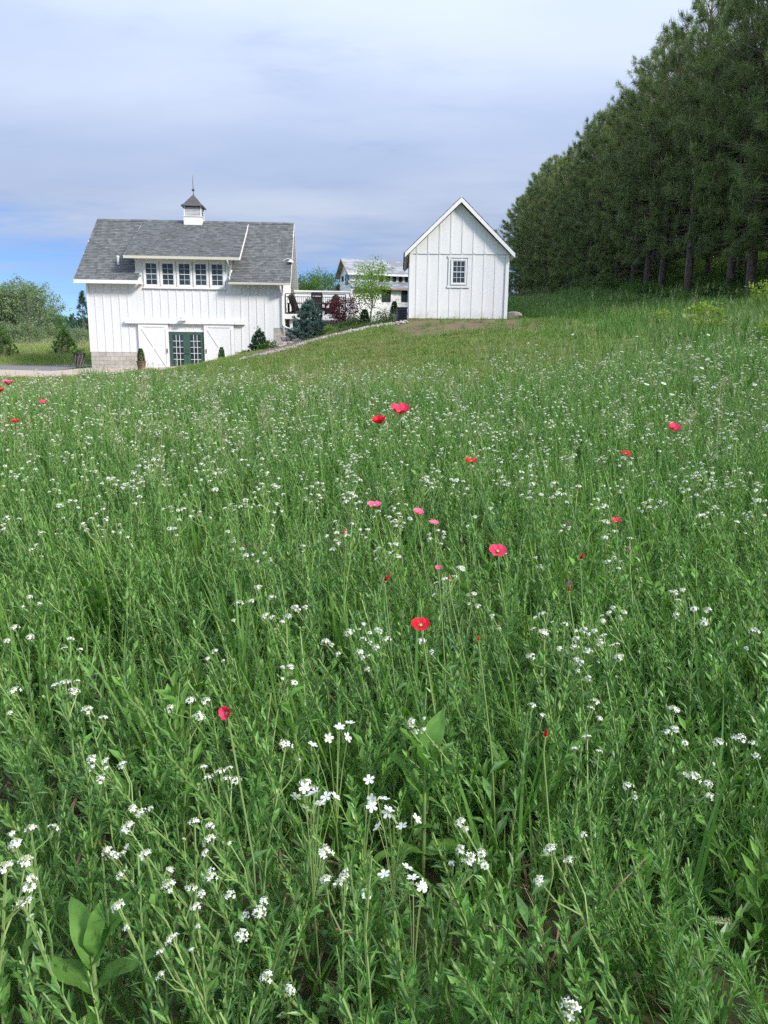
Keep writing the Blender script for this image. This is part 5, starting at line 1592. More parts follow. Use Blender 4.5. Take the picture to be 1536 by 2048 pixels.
# leafy stalks of the meadow
xy = np.concatenate([wedge(2700, 0.35, 3.0), wedge(6000, 3.0, 7.0), wedge(9000, 7.0, 14.0), wedge(6500, 14.0, 20.0)])
k_ = rng.uniform(size=len(xy)) < meadow_mask(xy[:, 0], xy[:, 1]) * (0.45 + 0.75 * fbm(xy[:, 0], xy[:, 1], 2.3))
k_ &= (xy[:, 1] < 14) | (xy[:, 0] < -2)
xy = xy[k_]
far = sstep(3, 14, xy[:, 1])
scl = rng.uniform(0.55, 1.25, len(xy)) * (1 + 0.2 * far)
pick = rng.integers(0, 10, len(xy))
pick = np.where((pick >= 7) & (fbm(xy[:, 0], xy[:, 1], 1.4, 3.0) < 0.42), rng.integers(0, 7, len(xy)), pick)
scatter('meadow_herbs', herb_protos, xy, leanrot(len(xy)), scl, 'dense grey-green leafy stalks filling the meadow', 'meadow plants', -0.02, pick)

# low young growth under the stalks, and patches of broader bright leaves
low_protos = [join('low_%02d' % i, *herb('low', 680 + i, 0.15, 22, 0.050, 0.0125, 0.3, heads=0, lean_up=0.5), r) for i in range(4)]
xy = np.concatenate([wedge(1500, 0.35, 2.6), wedge(2500, 2.6, 6.0)])
k_ = rng.uniform(size=len(xy)) < 0.25 + 0.75 * fbm(xy[:, 0], xy[:, 1], 2.9, 7.0)
xy = xy[k_]
scatter('low_herbs', low_protos, xy, leanrot(len(xy), 0.05, 0.25), rng.uniform(0.5, 1.4, len(xy)), 'low young leaves covering the soil between the stalks', 'ground cover', -0.01)
def broad_weed(name, seed):
    st, lv, _h = herb('weed', seed, 0.40, 20, 0.085, 0.026, 0.2, heads=0, lean_up=0.55)
    mb = MB(); mb.v = list(st.v) + list(lv.v); b = len(st.v)
    mb.f = [list(f) for f in st.f] + [[i + b for i in f] for f in lv.f]; mb.t = st.t + lv.t; mb.m = [1] * len(st.f) + [0] * len(lv.f)
    return mb.build(name, [M['milkweed'], M['herbstem']], link=False)
weed_protos = [broad_weed('weed_%02d' % i, 690 + i) for i in range(3)]
cen = np.array([(*ground_hit(px, py, 0.35), s_) for px, py, s_ in ((770, 950, .45), (860, 930, .5), (190, 880, .7), (1130, 1190, .22), (1420, 800, .8), (620, 1420, .16), (380, 1320, .2), (1230, 1120, .3), (60, 1150, .3), (930, 1420, .14), (1480, 1500, .14), (300, 960, .5))])
xy = np.concatenate([c[:2] + rng.normal(0, c[2], (int(26 if c[2] > 0.25 else 9), 2)) for c in cen])
scatter('broad_weeds', weed_protos, xy, leanrot(len(xy), 0.08, 0.15), rng.uniform(0.7, 1.25, len(xy)), 'patches of broader bright green leaves in the meadow', 'weeds', -0.02)

# meadow grass between them
xy = np.concatenate([wedge(620, 0.35, 3.0), wedge(1900, 3.0, 7.0), wedge(4200, 7.0, 14.0), wedge(5000, 14.0, 20.0)])
k_ = rng.uniform(size=len(xy)) < np.maximum(meadow_mask(xy[:, 0], xy[:, 1]), 0.0) * (0.25 + 0.9 * fbm(xy[:, 0], xy[:, 1], 1.7, 5.0))
xy = xy[k_]
scatter('meadow_grass', grass_protos, xy, leanrot(len(xy), 0.08, 0.1), rng.uniform(0.7, 1.35, len(xy)), 'green grass blades between the meadow stalks', 'grass', -0.02)
xy = wedge(900, 0.4, 4.5)
scatter('ground_litter', litter_protos, xy, leanrot(len(xy), 0, 0.3), rng.uniform(0.6, 1.3, len(xy)), 'dry stalks and leaf litter on the soil', 'litter', 0.0)

# mown lawn on the bank
n_ = 26000
xy = np.stack([rng.uniform(-10, 6.2, n_), rng.uniform(13, 37.5, n_)], 1)
d = edge_dist(LAWN, xy[:, 0], xy[:, 1]); k_ = inside(LAWN, xy[:, 0], xy[:, 1]) | (d < 0.5)
k_ &= ~((xy[:, 0] > lp_[0, 0]) & (xy[:, 0] < 0.8) & (xy[:, 1] > bed_line(xy[:, 0]) - 0.12))
bare = np.exp(-(np.clip(np.abs(xy[:, 0] - 2.6) - 1.9, 0, 9) / 0.7) ** 2) * np.exp(-((xy[:, 1] - 26.4) / 1.7) ** 4)
k_ &= rng.uniform(size=n_) > bare * 1.2 * (0.7 + 0.45 * fbm(xy[:, 0], xy[:, 1], 2.1, 4.0))
for (ax_, ay_), (bx_, by_) in zip(lp_[:-1], lp_[1:]):
    t_ = np.clip(((xy[:, 0] - ax_) * (bx_ - ax_) + (xy[:, 1] - ay_) * (by_ - ay_)) / ((bx_ - ax_) ** 2 + (by_ - ay_) ** 2), 0, 1)
    k_ &= np.hypot(xy[:, 0] - ax_ - t_ * (bx_ - ax_), xy[:, 1] - ay_ - t_ * (by_ - ay_)) > 0.28
k_ &= ~((xy[:, 0] > 0.8) & (xy[:, 0] < 4.4) & (xy[:, 1] > 27.95))
xy = xy[k_]
scatter('lawn_grass', lawn_protos, xy, leanrot(len(xy), 0, 0.08), rng.uniform(0.6, 1.25, len(xy)), 'short mown grass on the bank below the shed', 'grass', -0.01)

n_ = 9000
xy = np.stack([rng.uniform(-26, 0, n_), rng.uniform(15, 33, n_)], 1)
k_ = ~inside(LAWN, xy[:, 0], xy[:, 1]) & ~on_drive(xy[:, 0], xy[:, 1]) & (xy[:, 0] > -0.6 * xy[:, 1] - 1) & (rng.uniform(size=n_) < sstep(14, 18, xy[:, 1]))
xy = xy[k_]
scatter('verge_grass', [q.copy() for q in lawn_protos], xy, leanrot(len(xy), 0, 0.1), rng.uniform(1.0, 2.3, len(xy)), 'short green verge between the meadow and the gravel drive', 'grass', -0.01)

# rough tall grass on the slope under the pines, and between meadow and lawn
n_ = 30000
xy = np.stack([rng.uniform(-12, 24, n_), rng.uniform(9, 75, n_) ** 1.0], 1)
x_, y_ = xy[:, 0], xy[:, 1]
d = edge_dist(LAWN, x_, y_); lawn = inside(LAWN, x_, y_)
pr = np.where((x_ > 2.0) & (y_ > 10), 1.0, 0.0) * sstep(0.0, 1.2, np.where(lawn, -d, d))
pr = np.maximum(pr, np.where((x_ < 3) & ~lawn & (d < 2.6) & (y_ < 30), 0.55, 0))
pr *= ~((x_ > 0.6) & (x_ < 4.6) & (y_ > 27.6) & (y_ < 33.6)) * ~on_drive(x_, y_)
pr *= np.where((x_ < 5.5) & (y_ > 28), 0.15, 1.0) * np.where((x_ < -1) & (y_ > 28), 0, 1)
pr *= np.where(x_ > y_ * 0.62 + 1.5, 0, 1)
xy = xy[rng.uniform(size=n_) < pr]
sc_ = rng.uniform(0.55, 1.15, len(xy)) * np.where(fbm(xy[:, 0], xy[:, 1], 0.9, 1.0) > 0.55, 1.15, 0.85)
scatter('rough_grass', rough_protos, xy, leanrot(len(xy), 0.03, 0.1), sc_, 'tall rough grass on the slope below the pines', 'grass', -0.02)
# stray taller grass thinning out into the mown bank, and wispy seed heads along the meadow's far edge
n_ = 2600
xy = np.stack([rng.uniform(-9, 6, n_), rng.uniform(13, 27, n_)], 1)
k_ = inside(LAWN, xy[:, 0], xy[:, 1]) & (rng.uniform(size=n_) < 0.9 * np.exp(-edge_dist(LAWN[7:], xy[:, 0], xy[:, 1]) / 1.8) + 0.05)
xy = xy[k_]
scatter('stray_grass', [q.copy() for q in rough_protos], xy, leanrot(len(xy), 0.03, 0.12), rng.uniform(0.35, 0.75, len(xy)), 'stray taller grass thinning out over the lawn bank', 'grass', -0.02)
wisp_protos = [grass_tuft('wisp_%02d' % i, 790 + i, 5, 0.5, 0.007, 0.02, [M['field'], M['seed']], 0.5, seedhead=2) for i in range(4)]
xy = np.concatenate([wedge(260, 5.0, 10.0), wedge(900, 10.0, 19.0)])
k_ = (rng.uniform(size=len(xy)) < 0.35 + 0.65 * fbm(xy[:, 0], xy[:, 1], 1.3, 9.0)) & ~(inside(LAWN, xy[:, 0], xy[:, 1]) & (edge_dist(LAWN, xy[:, 0], xy[:, 1]) > 2.5)) & ~on_drive(xy[:, 0], xy[:, 1])
xy = xy[k_]
scatter('wispy_grass', wisp_protos, xy, leanrot(len(xy), 0.08, 0.12), rng.uniform(0.7, 1.2, len(xy)), 'pale wispy seed-head grass at the far edge of the meadow', 'grass', -0.02)
dead_protos = [grass_tuft('stalk_%02d' % i, 795 + i, 3, 0.42, 0.0035, 0.03, [M['drystalk'], M['drystalk']], 0.9, seedhead=0) for i in range(3)]
xy = np.concatenate([wedge(30, 0.6, 3.0), wedge(90, 3.0, 9.0)])
scatter('dry_stalks', dead_protos, xy, leanrot(len(xy), 0.2, 0.35), rng.uniform(0.6, 1.1, len(xy)), 'thin dry tan stalks scattered through the meadow', 'dry stalks', -0.02)
# pale field on the far left
n_ = 26000
xy = np.stack([rng.uniform(-75, -15, n_), rng.uniform(44.5, 84, n_)], 1)
k_ = (xy[:, 0] > -0.62 * xy[:, 1] - 3) & ~((xy[:, 0] > -16.2) & (xy[:, 1] < 50))
xy = xy[k_]
scatter('field_grass', dry_protos, xy, leanrot(len(xy), 0, 0.1), rng.uniform(0.5, 1.15, len(xy)) * sstep(43.5, 50, xy[:, 1]).clip(0.4, 1), 'pale yellow-green field grass beyond the driveway', 'grass', -0.03)
# low weeds behind the drive edge and round the deck garden
n_ = 2600
xy = np.stack([rng.uniform(-5.5, 1.0, n_), rng.uniform(31, 42, n_)], 1)
k_ = ~inside(LAWN, xy[:, 0], xy[:, 1]) & (edge_dist(LAWN, xy[:, 0], xy[:, 1]) > 0.5)
xy = xy[k_][:220]
scatter('garden_weeds', [q.copy() for q in lawn_protos], xy, leanrot(len(xy), 0, 0.1), rng.uniform(0.5, 1.2, len(xy)), 'sparse low green cover in the garden bed', 'ground cover', -0.01)

# ---------------------------------------------------------------- white-flowered plants: the 300 largest in view stand singly
named = [  # head pixel, height of the head above the ground, words that single it out
    (1147, 1962, 0.50, 'big white flower cluster nearest the camera, low in the right half'),
    (238, 1797, 0.50, 'white flower cluster just above the large milkweed leaves'),
    (345, 1832, 0.46, 'round white flower cluster right of the milkweed plant'),
    (1108, 1655, 0.56, 'flat white flower cluster on a forked stem above bare soil'),
    (8, 1712, 0.55, 'white flower cluster cut by the left picture edge'),
    (45, 1770, 0.50, 'white flower cluster beside the left picture edge'),
    (518, 1813, 0.48, 'small white flower cluster between the milkweed and the feathery weed'),
    (535, 1907, 0.50, 'greenish white flower cluster left of the feathery weed')]
more = [(340, 1758, .48), (424, 1755, .46), (393, 1798, .44), (265, 1580, .5), (290, 1672, .46), (215, 1697, .46), (388, 1625, .5), (420, 1650, .48), (1390, 1540, .5), (1258, 1552, .5), (650, 1712, .48), (690, 1738, .46), (940, 1712, .5), (925, 1610, .5), (537, 1187, .5), (650, 1205, .5), (1388, 1180, .5), (1370, 1195, .5),
        (985, 1192, .5), (1092, 1215, .5), (1085, 1235, .48), (1165, 1297, .5), (1150, 1280, .5), (828, 1350, .5), (850, 1398, .48), (440, 1505, .48), (405, 1485, .48), (570, 1470, .5), (612, 1547, .48), (1170, 1640, .42), (175, 1410, .5), (1190, 1400, .48), (1350, 1450, .5), (1440, 1470, .46), (60, 1640, .48), (185, 1510, .5), (212, 1500, .48),
        (130, 1360, .5), (650, 1260, .48), (760, 1240, .5), (1495, 1018, .55), (1510, 1255, .5), (430, 1290, .5), (240, 1700, .45), (255, 1590, .5), (1065, 1395, .48), (1210, 1250, .5), (1175, 1240, .5), (1240, 1300, .48), (1440, 1170, .5), (1310, 1200, .48), (700, 1250, .5), (720, 1295, .48), (580, 1330, .48), (380, 1390, .5), (140, 1275, .5), (30, 1370, .48)]
plants = []
for px, py, h_, lab in named: plants.append((*ground_hit(px, py, h_), h_, lab))
for px, py, h_ in more: plants.append((*ground_hit(px, py, h_), h_, None))
xy = np.concatenate([wedge(30, 1.2, 2.6), wedge(1250, 2.6, 7.0), wedge(1150, 7.0, 12.0), wedge(160, 12.0, 15.0)])
pm = meadow_mask(xy[:, 0], xy[:, 1]) * (0.55 + 0.5 * fbm(xy[:, 0], xy[:, 1], 1.1, 2.0)) * np.where((xy[:, 1] > 13) & (xy[:, 0] > -3), 0, 1) * np.where(xy[:, 1] > 14, 0.45, 1)
xy = xy[rng.uniform(size=len(xy)) < pm]
for x, y in xy: plants.append((x, y, rng.uniform(0.46, 0.62), None))
plants = [q for q in plants if q[3]] + sorted([q for q in plants if not q[3]], key=lambda q: q[1])
single, rest = plants[:300], plants[300:]
PARTS = [(st.mesh('stem', M['herbstem']), lv.mesh('leaves', M['herb']), hd) for st, lv, hd in HERB]
GRP = 'white-flowered stalks in the near meadow'
for i, (x, y, h_, lab) in enumerate(single):
    v_ = i % 8
    sm, lm, hd = PARTS[v_]
    top = hd[0][0]
    s = h_ / top[2]
    e = empty('flower_plant', (0, 0, 0))
    ty = rng.normal(-0.14, 0.10); tx = rng.normal(0, 0.08); spn = rng.uniform(0, 6.28)
    R = Euler((tx, ty, 0)).to_matrix() @ Matrix.Rotation(spn, 3, 'Z')
    e.rotation_euler = R.to_euler('XYZ'); e.scale = (s, s, s)
    off = R @ Vector(top) * s
    bx, by = (x - off.x, y - off.y) if i < len(named) + len(more) and y < 4 else (x, y)
    e.location = (bx, by, h1(bx, by) - 0.02)
    mesh_obj('stem', sm, e); mesh_obj('leaves', lm, e)
    for (p_, ax, hs) in hd:
        kk = int(rng.integers(0, 5)) if hs > 0.6 else int(rng.integers(0, 8))
        o_ = mesh_obj('flower_head', HEAD_ME[kk], e); o_.location = p_
        o_.rotation_euler = Vector(unit(ax + np.array([0, 0, 0.6]))).to_track_quat('Z', 'Y').to_euler()
        q = hs * (0.95 if y < 2.2 else 0.9); o_.scale = (q, q, q)
    tag(e, lab or 'grey-green stalk topped with small white flower clusters in the near meadow', 'wildflower', GRP)
xy = np.array([(q[0], q[1]) for q in rest])
scatter('white_wildflowers', flower_protos, xy, leanrot(len(xy), 0.10, 0.1), rng.uniform(0.85, 1.2, len(xy)) * (1 + 0.3 * sstep(4, 12, xy[:, 1])), 'white flower clusters speckling the far meadow', 'wildflowers', -0.02)


# ---------------------------------------------------------------- poppies
def petal_mesh(name, seed, mat, cup, w=1.0):
    """one broad ruffled petal, radius 1, opening by the angle cup"""
    r = np.random.default_rng(seed); nu, nv = 7, 5
    V = []; Fc = []
    ph = r.uniform(0, 6, 3)
    for j in range(nv):
        t = j / (nv - 1)
        for i in range(nu):
            a = (i / (nu - 1) - 0.5) * 2
            ang = a * w * (0.35 + 0.65 * math.sin(min(t * 1.35, 1) * math.pi / 2))
            rad = 0.06 + 0.94 * t * (1 - 0.10 * a * a)
            el = cup * (0.75 + 0.6 * t)
            z = rad * math.sin(el) + 0.10 * t * t * math.sin(7 * a + ph[0]) + 0.06 * t * math.sin(13 * a + ph[1]) + 0.05 * math.sin(9 * t + ph[2])
            rr_ = rad * math.cos(el)
            V.append((rr_ * math.cos(ang), rr_ * math.sin(ang), z))
    for j in range(nv - 1):
        for i in range(nu - 1):
            q = j * nu + i; Fc.append((q, q + 1, q + nu + 1, q + nu))
    return np_mesh(name, np.array(V), np.array(Fc), mat, r.uniform(0.85, 1.15, len(Fc)) * np.repeat([0.35, 0.85, 1.0, 1.08], nu - 1), smooth=True)


PET = {}
for key in ('poppyred', 'poppypink', 'poppypale'):
    for cn, cup in (('open', 0.25), ('bowl', 0.48), ('shut', 1.15)):
        PET[key, cn] = [petal_mesh('petal', 900 + i, M[key], cup, 1.0) for i in range(2)]
POPPY_CENTRE = MB().lathe([(0.10, 0.02), (0.14, 0.10), (0.13, 0.2), (0.05, 0.24)], 0, 0, 10)
for i in range(22):
    a = i * 0.2856; POPPY_CENTRE.tube([(0.1 * math.cos(a), 0.1 * math.sin(a), 0.05), (0.24 * math.cos(a), 0.24 * math.sin(a), 0.16 + 0.03 * (i % 3))], [0.012, 0.022], 3, True, 1.3)
CENTRE_ME = POPPY_CENTRE.mesh('centre', M['poppycentre'])


def poppy(px, py, wpx, colour, form, dia, face, label):
    """flower at a pixel; its width in the picture and its real size give the distance"""
    Y = min(ground_hit(px, py, 0.60)[1], F_PX * max(dia, 0.085) / wpx)
    p_ = at(px, py, Y)
    zmin = h1(p_[0], Y) + 0.25
    while p_[2] < zmin and Y > 1.0:
        Y *= 0.97; p_ = at(px, py, Y); zmin = h1(p_[0], Y) + 0.25
    rad = wpx * Y / F_PX / 2 * {'open': 1.08, 'bowl': 1.3, 'shut': 2.2}[form]
    gx_, gy_ = p_[0] + rng.normal(0.05, 0.03), Y + rng.normal(0.0, 0.04)
    e = empty('poppy', (gx_, gy_, h1(gx_, gy_)))
    rel = Vector(p_) - e.location
    tp = np.array(rel)
    mid = tp * 0.55 + np.array([rng.normal(0, 0.02), rng.normal(0, 0.02), 0])
    st = MB(); st.tube([(0, 0, -0.02), mid * 0.5, mid, tp * 0.93 + np.array([0, 0, 0.012]), tp], [0.0026, 0.0022, 0.002, 0.0018, 0.0018], 5, False)
    st.build('stem', M['herbstem'], e)
    lf = MB()
    for i in range(9):
        s = 0.05 + 0.055 * i; o_ = np.array(tp) * s; a = i * 2.4
        d = unit(np.array([math.cos(a), math.sin(a), 0.9])); leaf_faces(lf, o_, d, unit(np.cross(d, [0, 0, 1.0])), 0.10 - 0.006 * i, 0.02, 0.5, rng.uniform(0.8, 1.2))
    lf.build('leaves', M['herb'], e)
    fq = Vector(face).normalized().to_track_quat('Z', 'Y')
    np_ = 5 if form != 'shut' else 4
    for i in range(np_):
        o_ = mesh_obj('petal', PET[colour, form][i % 2], e)
        o_.location = rel
        o_.rotation_euler = (fq.to_matrix() @ Matrix.Rotation(i * 2 * math.pi / np_ + 0.3, 3, 'Z') @ Matrix.Rotation(-0.06 * (i % 2), 3, 'Y')).to_euler()
        q = rad * (1.0 if i % 2 == 0 else 0.93); o_.scale = (q, q, q)
    o_ = mesh_obj('centre', CENTRE_ME, e); o_.location = rel; o_.rotation_euler = fq.to_euler(); q = rad * 0.9; o_.scale = (q, q, q)
    tag(e, label, 'poppy', 'poppies in the meadow')


UPF = (0, -0.55, 0.9)
for a in (
        (799, 827, 37, 'poppypink', 'bowl', 0.105, (0.1, -0.35, 0.9), 'large crimson pink poppy, higher of the pair below the lawn'),
        (760, 847, 30, 'poppyred', 'bowl', 0.090, (-0.2, -0.2, 0.9), 'crimson poppy, lower left of the pair below the lawn'),
        (942, 924, 26, 'poppyred', 'open', 0.080, (0, -0.15, 1), 'flat red poppy right of the crimson pair'),
        (1252, 909, 22, 'poppyred', 'open', 0.075, (0.2, -0.2, 1), 'small red poppy left of and below the pink one at the right'),
        (1345, 860, 26, 'poppypink', 'bowl', 0.085, (0.2, -0.4, 0.8), 'hot pink poppy farthest to the right'),
        (749, 1012, 30, 'poppypale', 'open', 0.085, (0, -0.2, 1), 'wide pale pink poppy, highest of the pale pink three'),
        (834, 1029, 24, 'poppypale', 'bowl', 0.080, (0.3, -0.2, 0.9), 'pale pink poppy in the middle of the pale pink three'),
        (867, 1047, 21, 'poppypale', 'open', 0.075, (0.2, -0.2, 1), 'small pale pink poppy, lowest right of the pale pink three'),
        (995, 1104, 36, 'poppypink', 'open', 0.085, UPF, 'round hot pink poppy facing the camera in the middle of the meadow'),
        (841, 1252, 39, 'poppyred', 'open', 0.085, (0, -0.45, 0.9), 'large bright red poppy in the middle of the meadow'),
        (877, 1138, 14, 'poppypale', 'bowl', 0.045, UPF, 'small salmon poppy left of the round hot pink poppy'),
        (768, 1163, 20, 'poppyred', 'shut', 0.055, (0.5, -0.3, 0.7), 'half hidden red poppy left of the small salmon one'),
        (688, 1070, 11, 'poppypink', 'shut', 0.035, (0, 0, 1), 'tiny pink poppy bud below the wide pale pink poppy'),
        (898, 1160, 11, 'poppypink', 'shut', 0.035, (0, -0.2, 1), 'tiny pink poppy just right of and below the salmon one'),
        (455, 1427, 30, 'poppypink', 'bowl', 0.070, (-0.3, -0.6, 0.4), 'dark pink poppy nodding deep among the stalks at the left'),
        (1090, 1474, 21, 'poppyred', 'shut', 0.040, (0, -0.4, 0.9), 'closed red poppy with pale rim in the lower right meadow'),
        (1232, 1045, 19, 'poppypink', 'bowl', 0.065, (0, -0.3, 0.9), 'pink poppy behind white clusters right of the round hot pink one'),
        (1160, 1120, 17, 'poppyred', 'shut', 0.055, (0.3, -0.3, 0.9), 'ragged red poppy right of the round hot pink one'),
        (957, 1283, 11, 'poppyred', 'shut', 0.035, (0, 0, 1), 'tiny red poppy bud right of the large bright red poppy'),
        (1137, 1184, 13, 'poppyred', 'shut', 0.045, (0, -0.3, 1), 'small red poppy beneath a purple clover flower'),
        (17, 770, 22, 'poppypale', 'bowl', 0.085, (0, -0.1, 1), 'pink poppy at the left picture edge near the driveway'),
        (1, 784, 16, 'poppyred', 'bowl', 0.070, (0, -0.2, 1), 'red poppy cut by the left picture edge'),
        (87, 807, 14, 'poppypink', 'bowl', 0.065, (0.1, -0.4, 0.9), 'small reddish pink poppy near the left edge below the gravel'),
        (31, 844, 20, 'poppyred', 'open', 0.080, (0, -0.1, 1), 'flat red poppy low at the left edge')):
    poppy(*a)


# ---------------------------------------------------------------- clover, milkweed, feathery weeds, grasses with names
CLO = MB()
for i in range(46):
    th = math.acos(1 - 2 * (i + 0.5) / 46 * 0.8); az = i * 2.4
    d = np.array([math.sin(th) * math.cos(az), math.sin(th) * math.sin(az), math.cos(th)])
    leaf_faces(CLO, d * 0.004, d, unit(np.cross(d, [0.3, 0.2, 1.0])), 0.009, 0.004, 0.1, random.uniform(0.8, 1.25))
CLO_ME = CLO.mesh('flower_head', M['clover'])
for px, py, Y, lab in ((1139, 1167, 2.6, 'purple clover flower above the small red poppy'), (1210, 1080, 3.1, 'dull purple clover flower below the pink poppy at the right'), (1137, 1045, 3.3, 'purple clover flower among white clusters right of centre'), (1258, 1098, 3.0, 'pinkish clover flower right of the round hot pink poppy')):
    p_ = at(px, py, Y); g = (p_[0] + 0.02, Y + 0.02)
    e = empty('clover', (*g, h1(*g))); rel = np.array(Vector(p_) - e.location)
    MB().tube([(0, 0, -0.02), rel * 0.6 + np.array([0.01, 0, 0]), rel], 0.0015, 4, False).build('stem', M['herbstem'], e)
    for k_ in range(3):
        lf = MB()
        for a in (0, 2.1, 4.2):
            d = unit(np.array([math.cos(a + k_), math.sin(a + k_), 0.25])); leaf_faces(lf, rel * (0.5 + 0.15 * k_), d, unit(np.cross(d, [0, 0, 1.0])), 0.028, 0.017, 0.2, random.uniform(0.85, 1.2))
        lf.build('leaf', M['grass'], e)
    o_ = mesh_obj('flower_head', CLO_ME, e); o_.location = rel
    tag(e, lab, 'clover', 'clover in the meadow')


def broad_leaf(name, seed, L, w, arch, fold=0.3):
    """big smooth milkweed leaf with a sunken midrib"""
    r = np.random.default_rng(seed); nu, nv = 9, 5
    V = []; Fc = []
    for j in range(nu):
        t = j / (nu - 1)
        hw = w / 2 * math.sin(math.pi * min(1, 0.06 + t * 0.94)) ** 0.75 * (1 - 0.25 * t)
        for i in range(nv):
            a = (i / (nv - 1) - 0.5) * 2
            V.append((a * hw, t * L * math.cos(arch * t), abs(a) * hw * fold + L * t * math.sin(-arch * t) * 0.9 + 0.004 * math.sin(t * 14 + a * 2)))
    for j in range(nu - 1):
        for i in range(nv - 1):
            q = j * nv + i; Fc.append((q, q + 1, q + nv + 1, q + nv))
    return np_mesh(name, np.array(V), np.array(Fc), M['milkweed'], r.uniform(0.93, 1.07, len(Fc)), smooth=True)


def milkweed(x, y, hgt, leaves, label, lean=(0, 0)):
    e = empty('milkweed', (x, y, h1(x, y) - 0.01)); tag(e, label, 'milkweed')
    pos = lambda s: np.array([lean[0] * s * s, lean[1] * s * s, hgt * s])
    MB().tube([pos(s) for s in (0, 0.35, 0.7, 1)], [0.006, 0.0055, 0.0045, 0.003], 7, True).build('stem', M['herbstem'], e, smooth=True)
    for i, (s, az, el, L) in enumerate(leaves):
        o_ = mesh_obj('leaf', broad_leaf('leaf', 1000 + i, L, L * 0.40, 0.25 + 0.12 * (i % 3)), e)
        o_.location = pos(s)
        o_.rotation_euler = (Matrix.Rotation(az - math.pi / 2, 3, 'Z') @ Matrix.Rotation(el, 3, 'X')).to_euler()
    return e


D2 = math.radians
x, y = ground_hit(195, 2010, 0.02)
x, y = at(192, 1990, 1.05)[0], 1.05
milkweed(x, y, 0.27, [(0.35, D2(165), D2(8), 0.12), (0.42, D2(350), D2(15), 0.10), (0.6, D2(250), D2(5), 0.10), (0.75, D2(170), D2(35), 0.12), (0.78, D2(10), D2(42), 0.12), (0.92, D2(130), D2(62), 0.125), (0.95, D2(35), D2(66), 0.14), (1.0, D2(80), D2(80), 0.09)], 'large bright green milkweed with broad leaves at the lower left')
g = ground_hit(848, 1640, 0.20)
milkweed(g[0], g[1], 0.33, [(0.35, D2(20), D2(12), 0.13), (0.38, D2(190), D2(12), 0.12), (0.65, D2(110), D2(50), 0.12), (0.75, D2(160), D2(62), 0.13), (0.8, D2(350), D2(62), 0.13), (0.95, D2(60), D2(76), 0.15), (0.98, D2(200), D2(74), 0.12)], 'bright green milkweed standing upright in the middle foreground')
g = ground_hit(1005, 1590, 0.15)
milkweed(g[0], g[1], 0.22, [(0.5, D2(30), D2(40), 0.09), (0.6, D2(170), D2(50), 0.09), (0.9, D2(110), D2(70), 0.10), (0.95, D2(280), D2(60), 0.08)], 'small young milkweed right of the upright milkweed')


def feathery(px, py, h_, tilt, seed, label, s=1.0):
    """weed with a thick brush of narrow leaves; the pixel marks its tip"""
    g = ground_hit(px, py, h_)
    st, lv, _h = herb('feathery', seed, h_ * 1.05, 110, 0.062 * s, 0.0038, 0.10, 0, True, 0.74)
    R = Euler((0, tilt, 0)).to_matrix()
    off = R @ Vector((0, 0, h_))
    e = empty('feathery_weed', (g[0] - off.x, g[1], h1(g[0] - off.x, g[1]) - 0.02)); e.rotation_euler = (0, tilt, 0)
    st.build('stem', M['herbstem'], e); lv.build('leaves', M['herb'], e)
    tag(e, label, 'weed', 'feathery weeds in the foreground')


feathery(880, 1870, 0.52, -0.55, 801, 'pale feathery weed leaning left at the bottom centre', 1.1)
feathery(1265, 1610, 0.55, -0.30, 802, 'feathery weed leaning left in the lower right foreground')
feathery(1440, 1650, 0.55, -0.35, 803, 'feathery weed near the right edge of the foreground')
feathery(1115, 1520, 0.50, -0.2, 804, 'feathery weed right of the young milkweed')
feathery(1350, 1890, 0.40, -0.1, 805, 'short feathery weed at the lower right beside bare soil')

# loose sprays of larger five-petalled white flowers
FIVE = MB()
for k_ in range(5):
    a = k_ * 2 * math.pi / 5
    pts = [(0, 0, 0), (0.6 * math.cos(a - 0.5), 0.6 * math.sin(a - 0.5), 0.08), (1.0 * math.cos(a - 0.22), 1.0 * math.sin(a - 0.22), 0.14), (0.92 * math.cos(a), 0.92 * math.sin(a), 0.12), (1.0 * math.cos(a + 0.22), 1.0 * math.sin(a + 0.22), 0.14), (0.6 * math.cos(a + 0.5), 0.6 * math.sin(a + 0.5), 0.08)]
    FIVE.add([np.array(q) * 0.0105 for q in pts], [(0, 1, 2, 3, 4, 5)], 1.0)
FIVE_ME = FIVE.mesh('blossom', M['petal_white'])
for px, py, h_, nb, lab in ((625, 1612, .48, 9, 'spray of larger white five-petalled flowers left of the upright milkweed'), (790, 1612, .48, 7, 'spray of white five-petalled flowers just left of the milkweed leaves'), (672, 1478, .5, 6, 'white five-petalled flower spray above the left spray'), (830, 1790, .42, 6, 'small white flower spray below the upright milkweed'), (725, 1600, .48, 4, 'thin white flower spray between the two larger sprays')):
    g = ground_hit(px, py, h_); e = empty('white_flower_spray', (g[0], g[1], h1(*g))); tag(e, lab, 'wildflower')
    st = MB(); q0 = np.array([0.0, 0, h_ * 0.62]); st.tube([(0.02, 0, -0.02), q0], [0.002, 0.0012], 4, False)
    for i in range(nb):
        e_ = np.array([rng.normal(0, 0.022), rng.normal(0, 0.02), h_ + rng.normal(0, 0.016)])
        st.tube([q0, (q0 + e_) / 2 + np.array([0, 0, 0.02]), e_], [0.001, 0.0008, 0.0007], 3, False)
        o_ = mesh_obj('blossom', FIVE_ME, e); o_.location = e_; o_.rotation_euler = (rng.uniform(-0.2, 1.3), rng.uniform(-0.6, 0.6), rng.uniform(0, 6))
    st.build('stem', M['herbstem'], e)

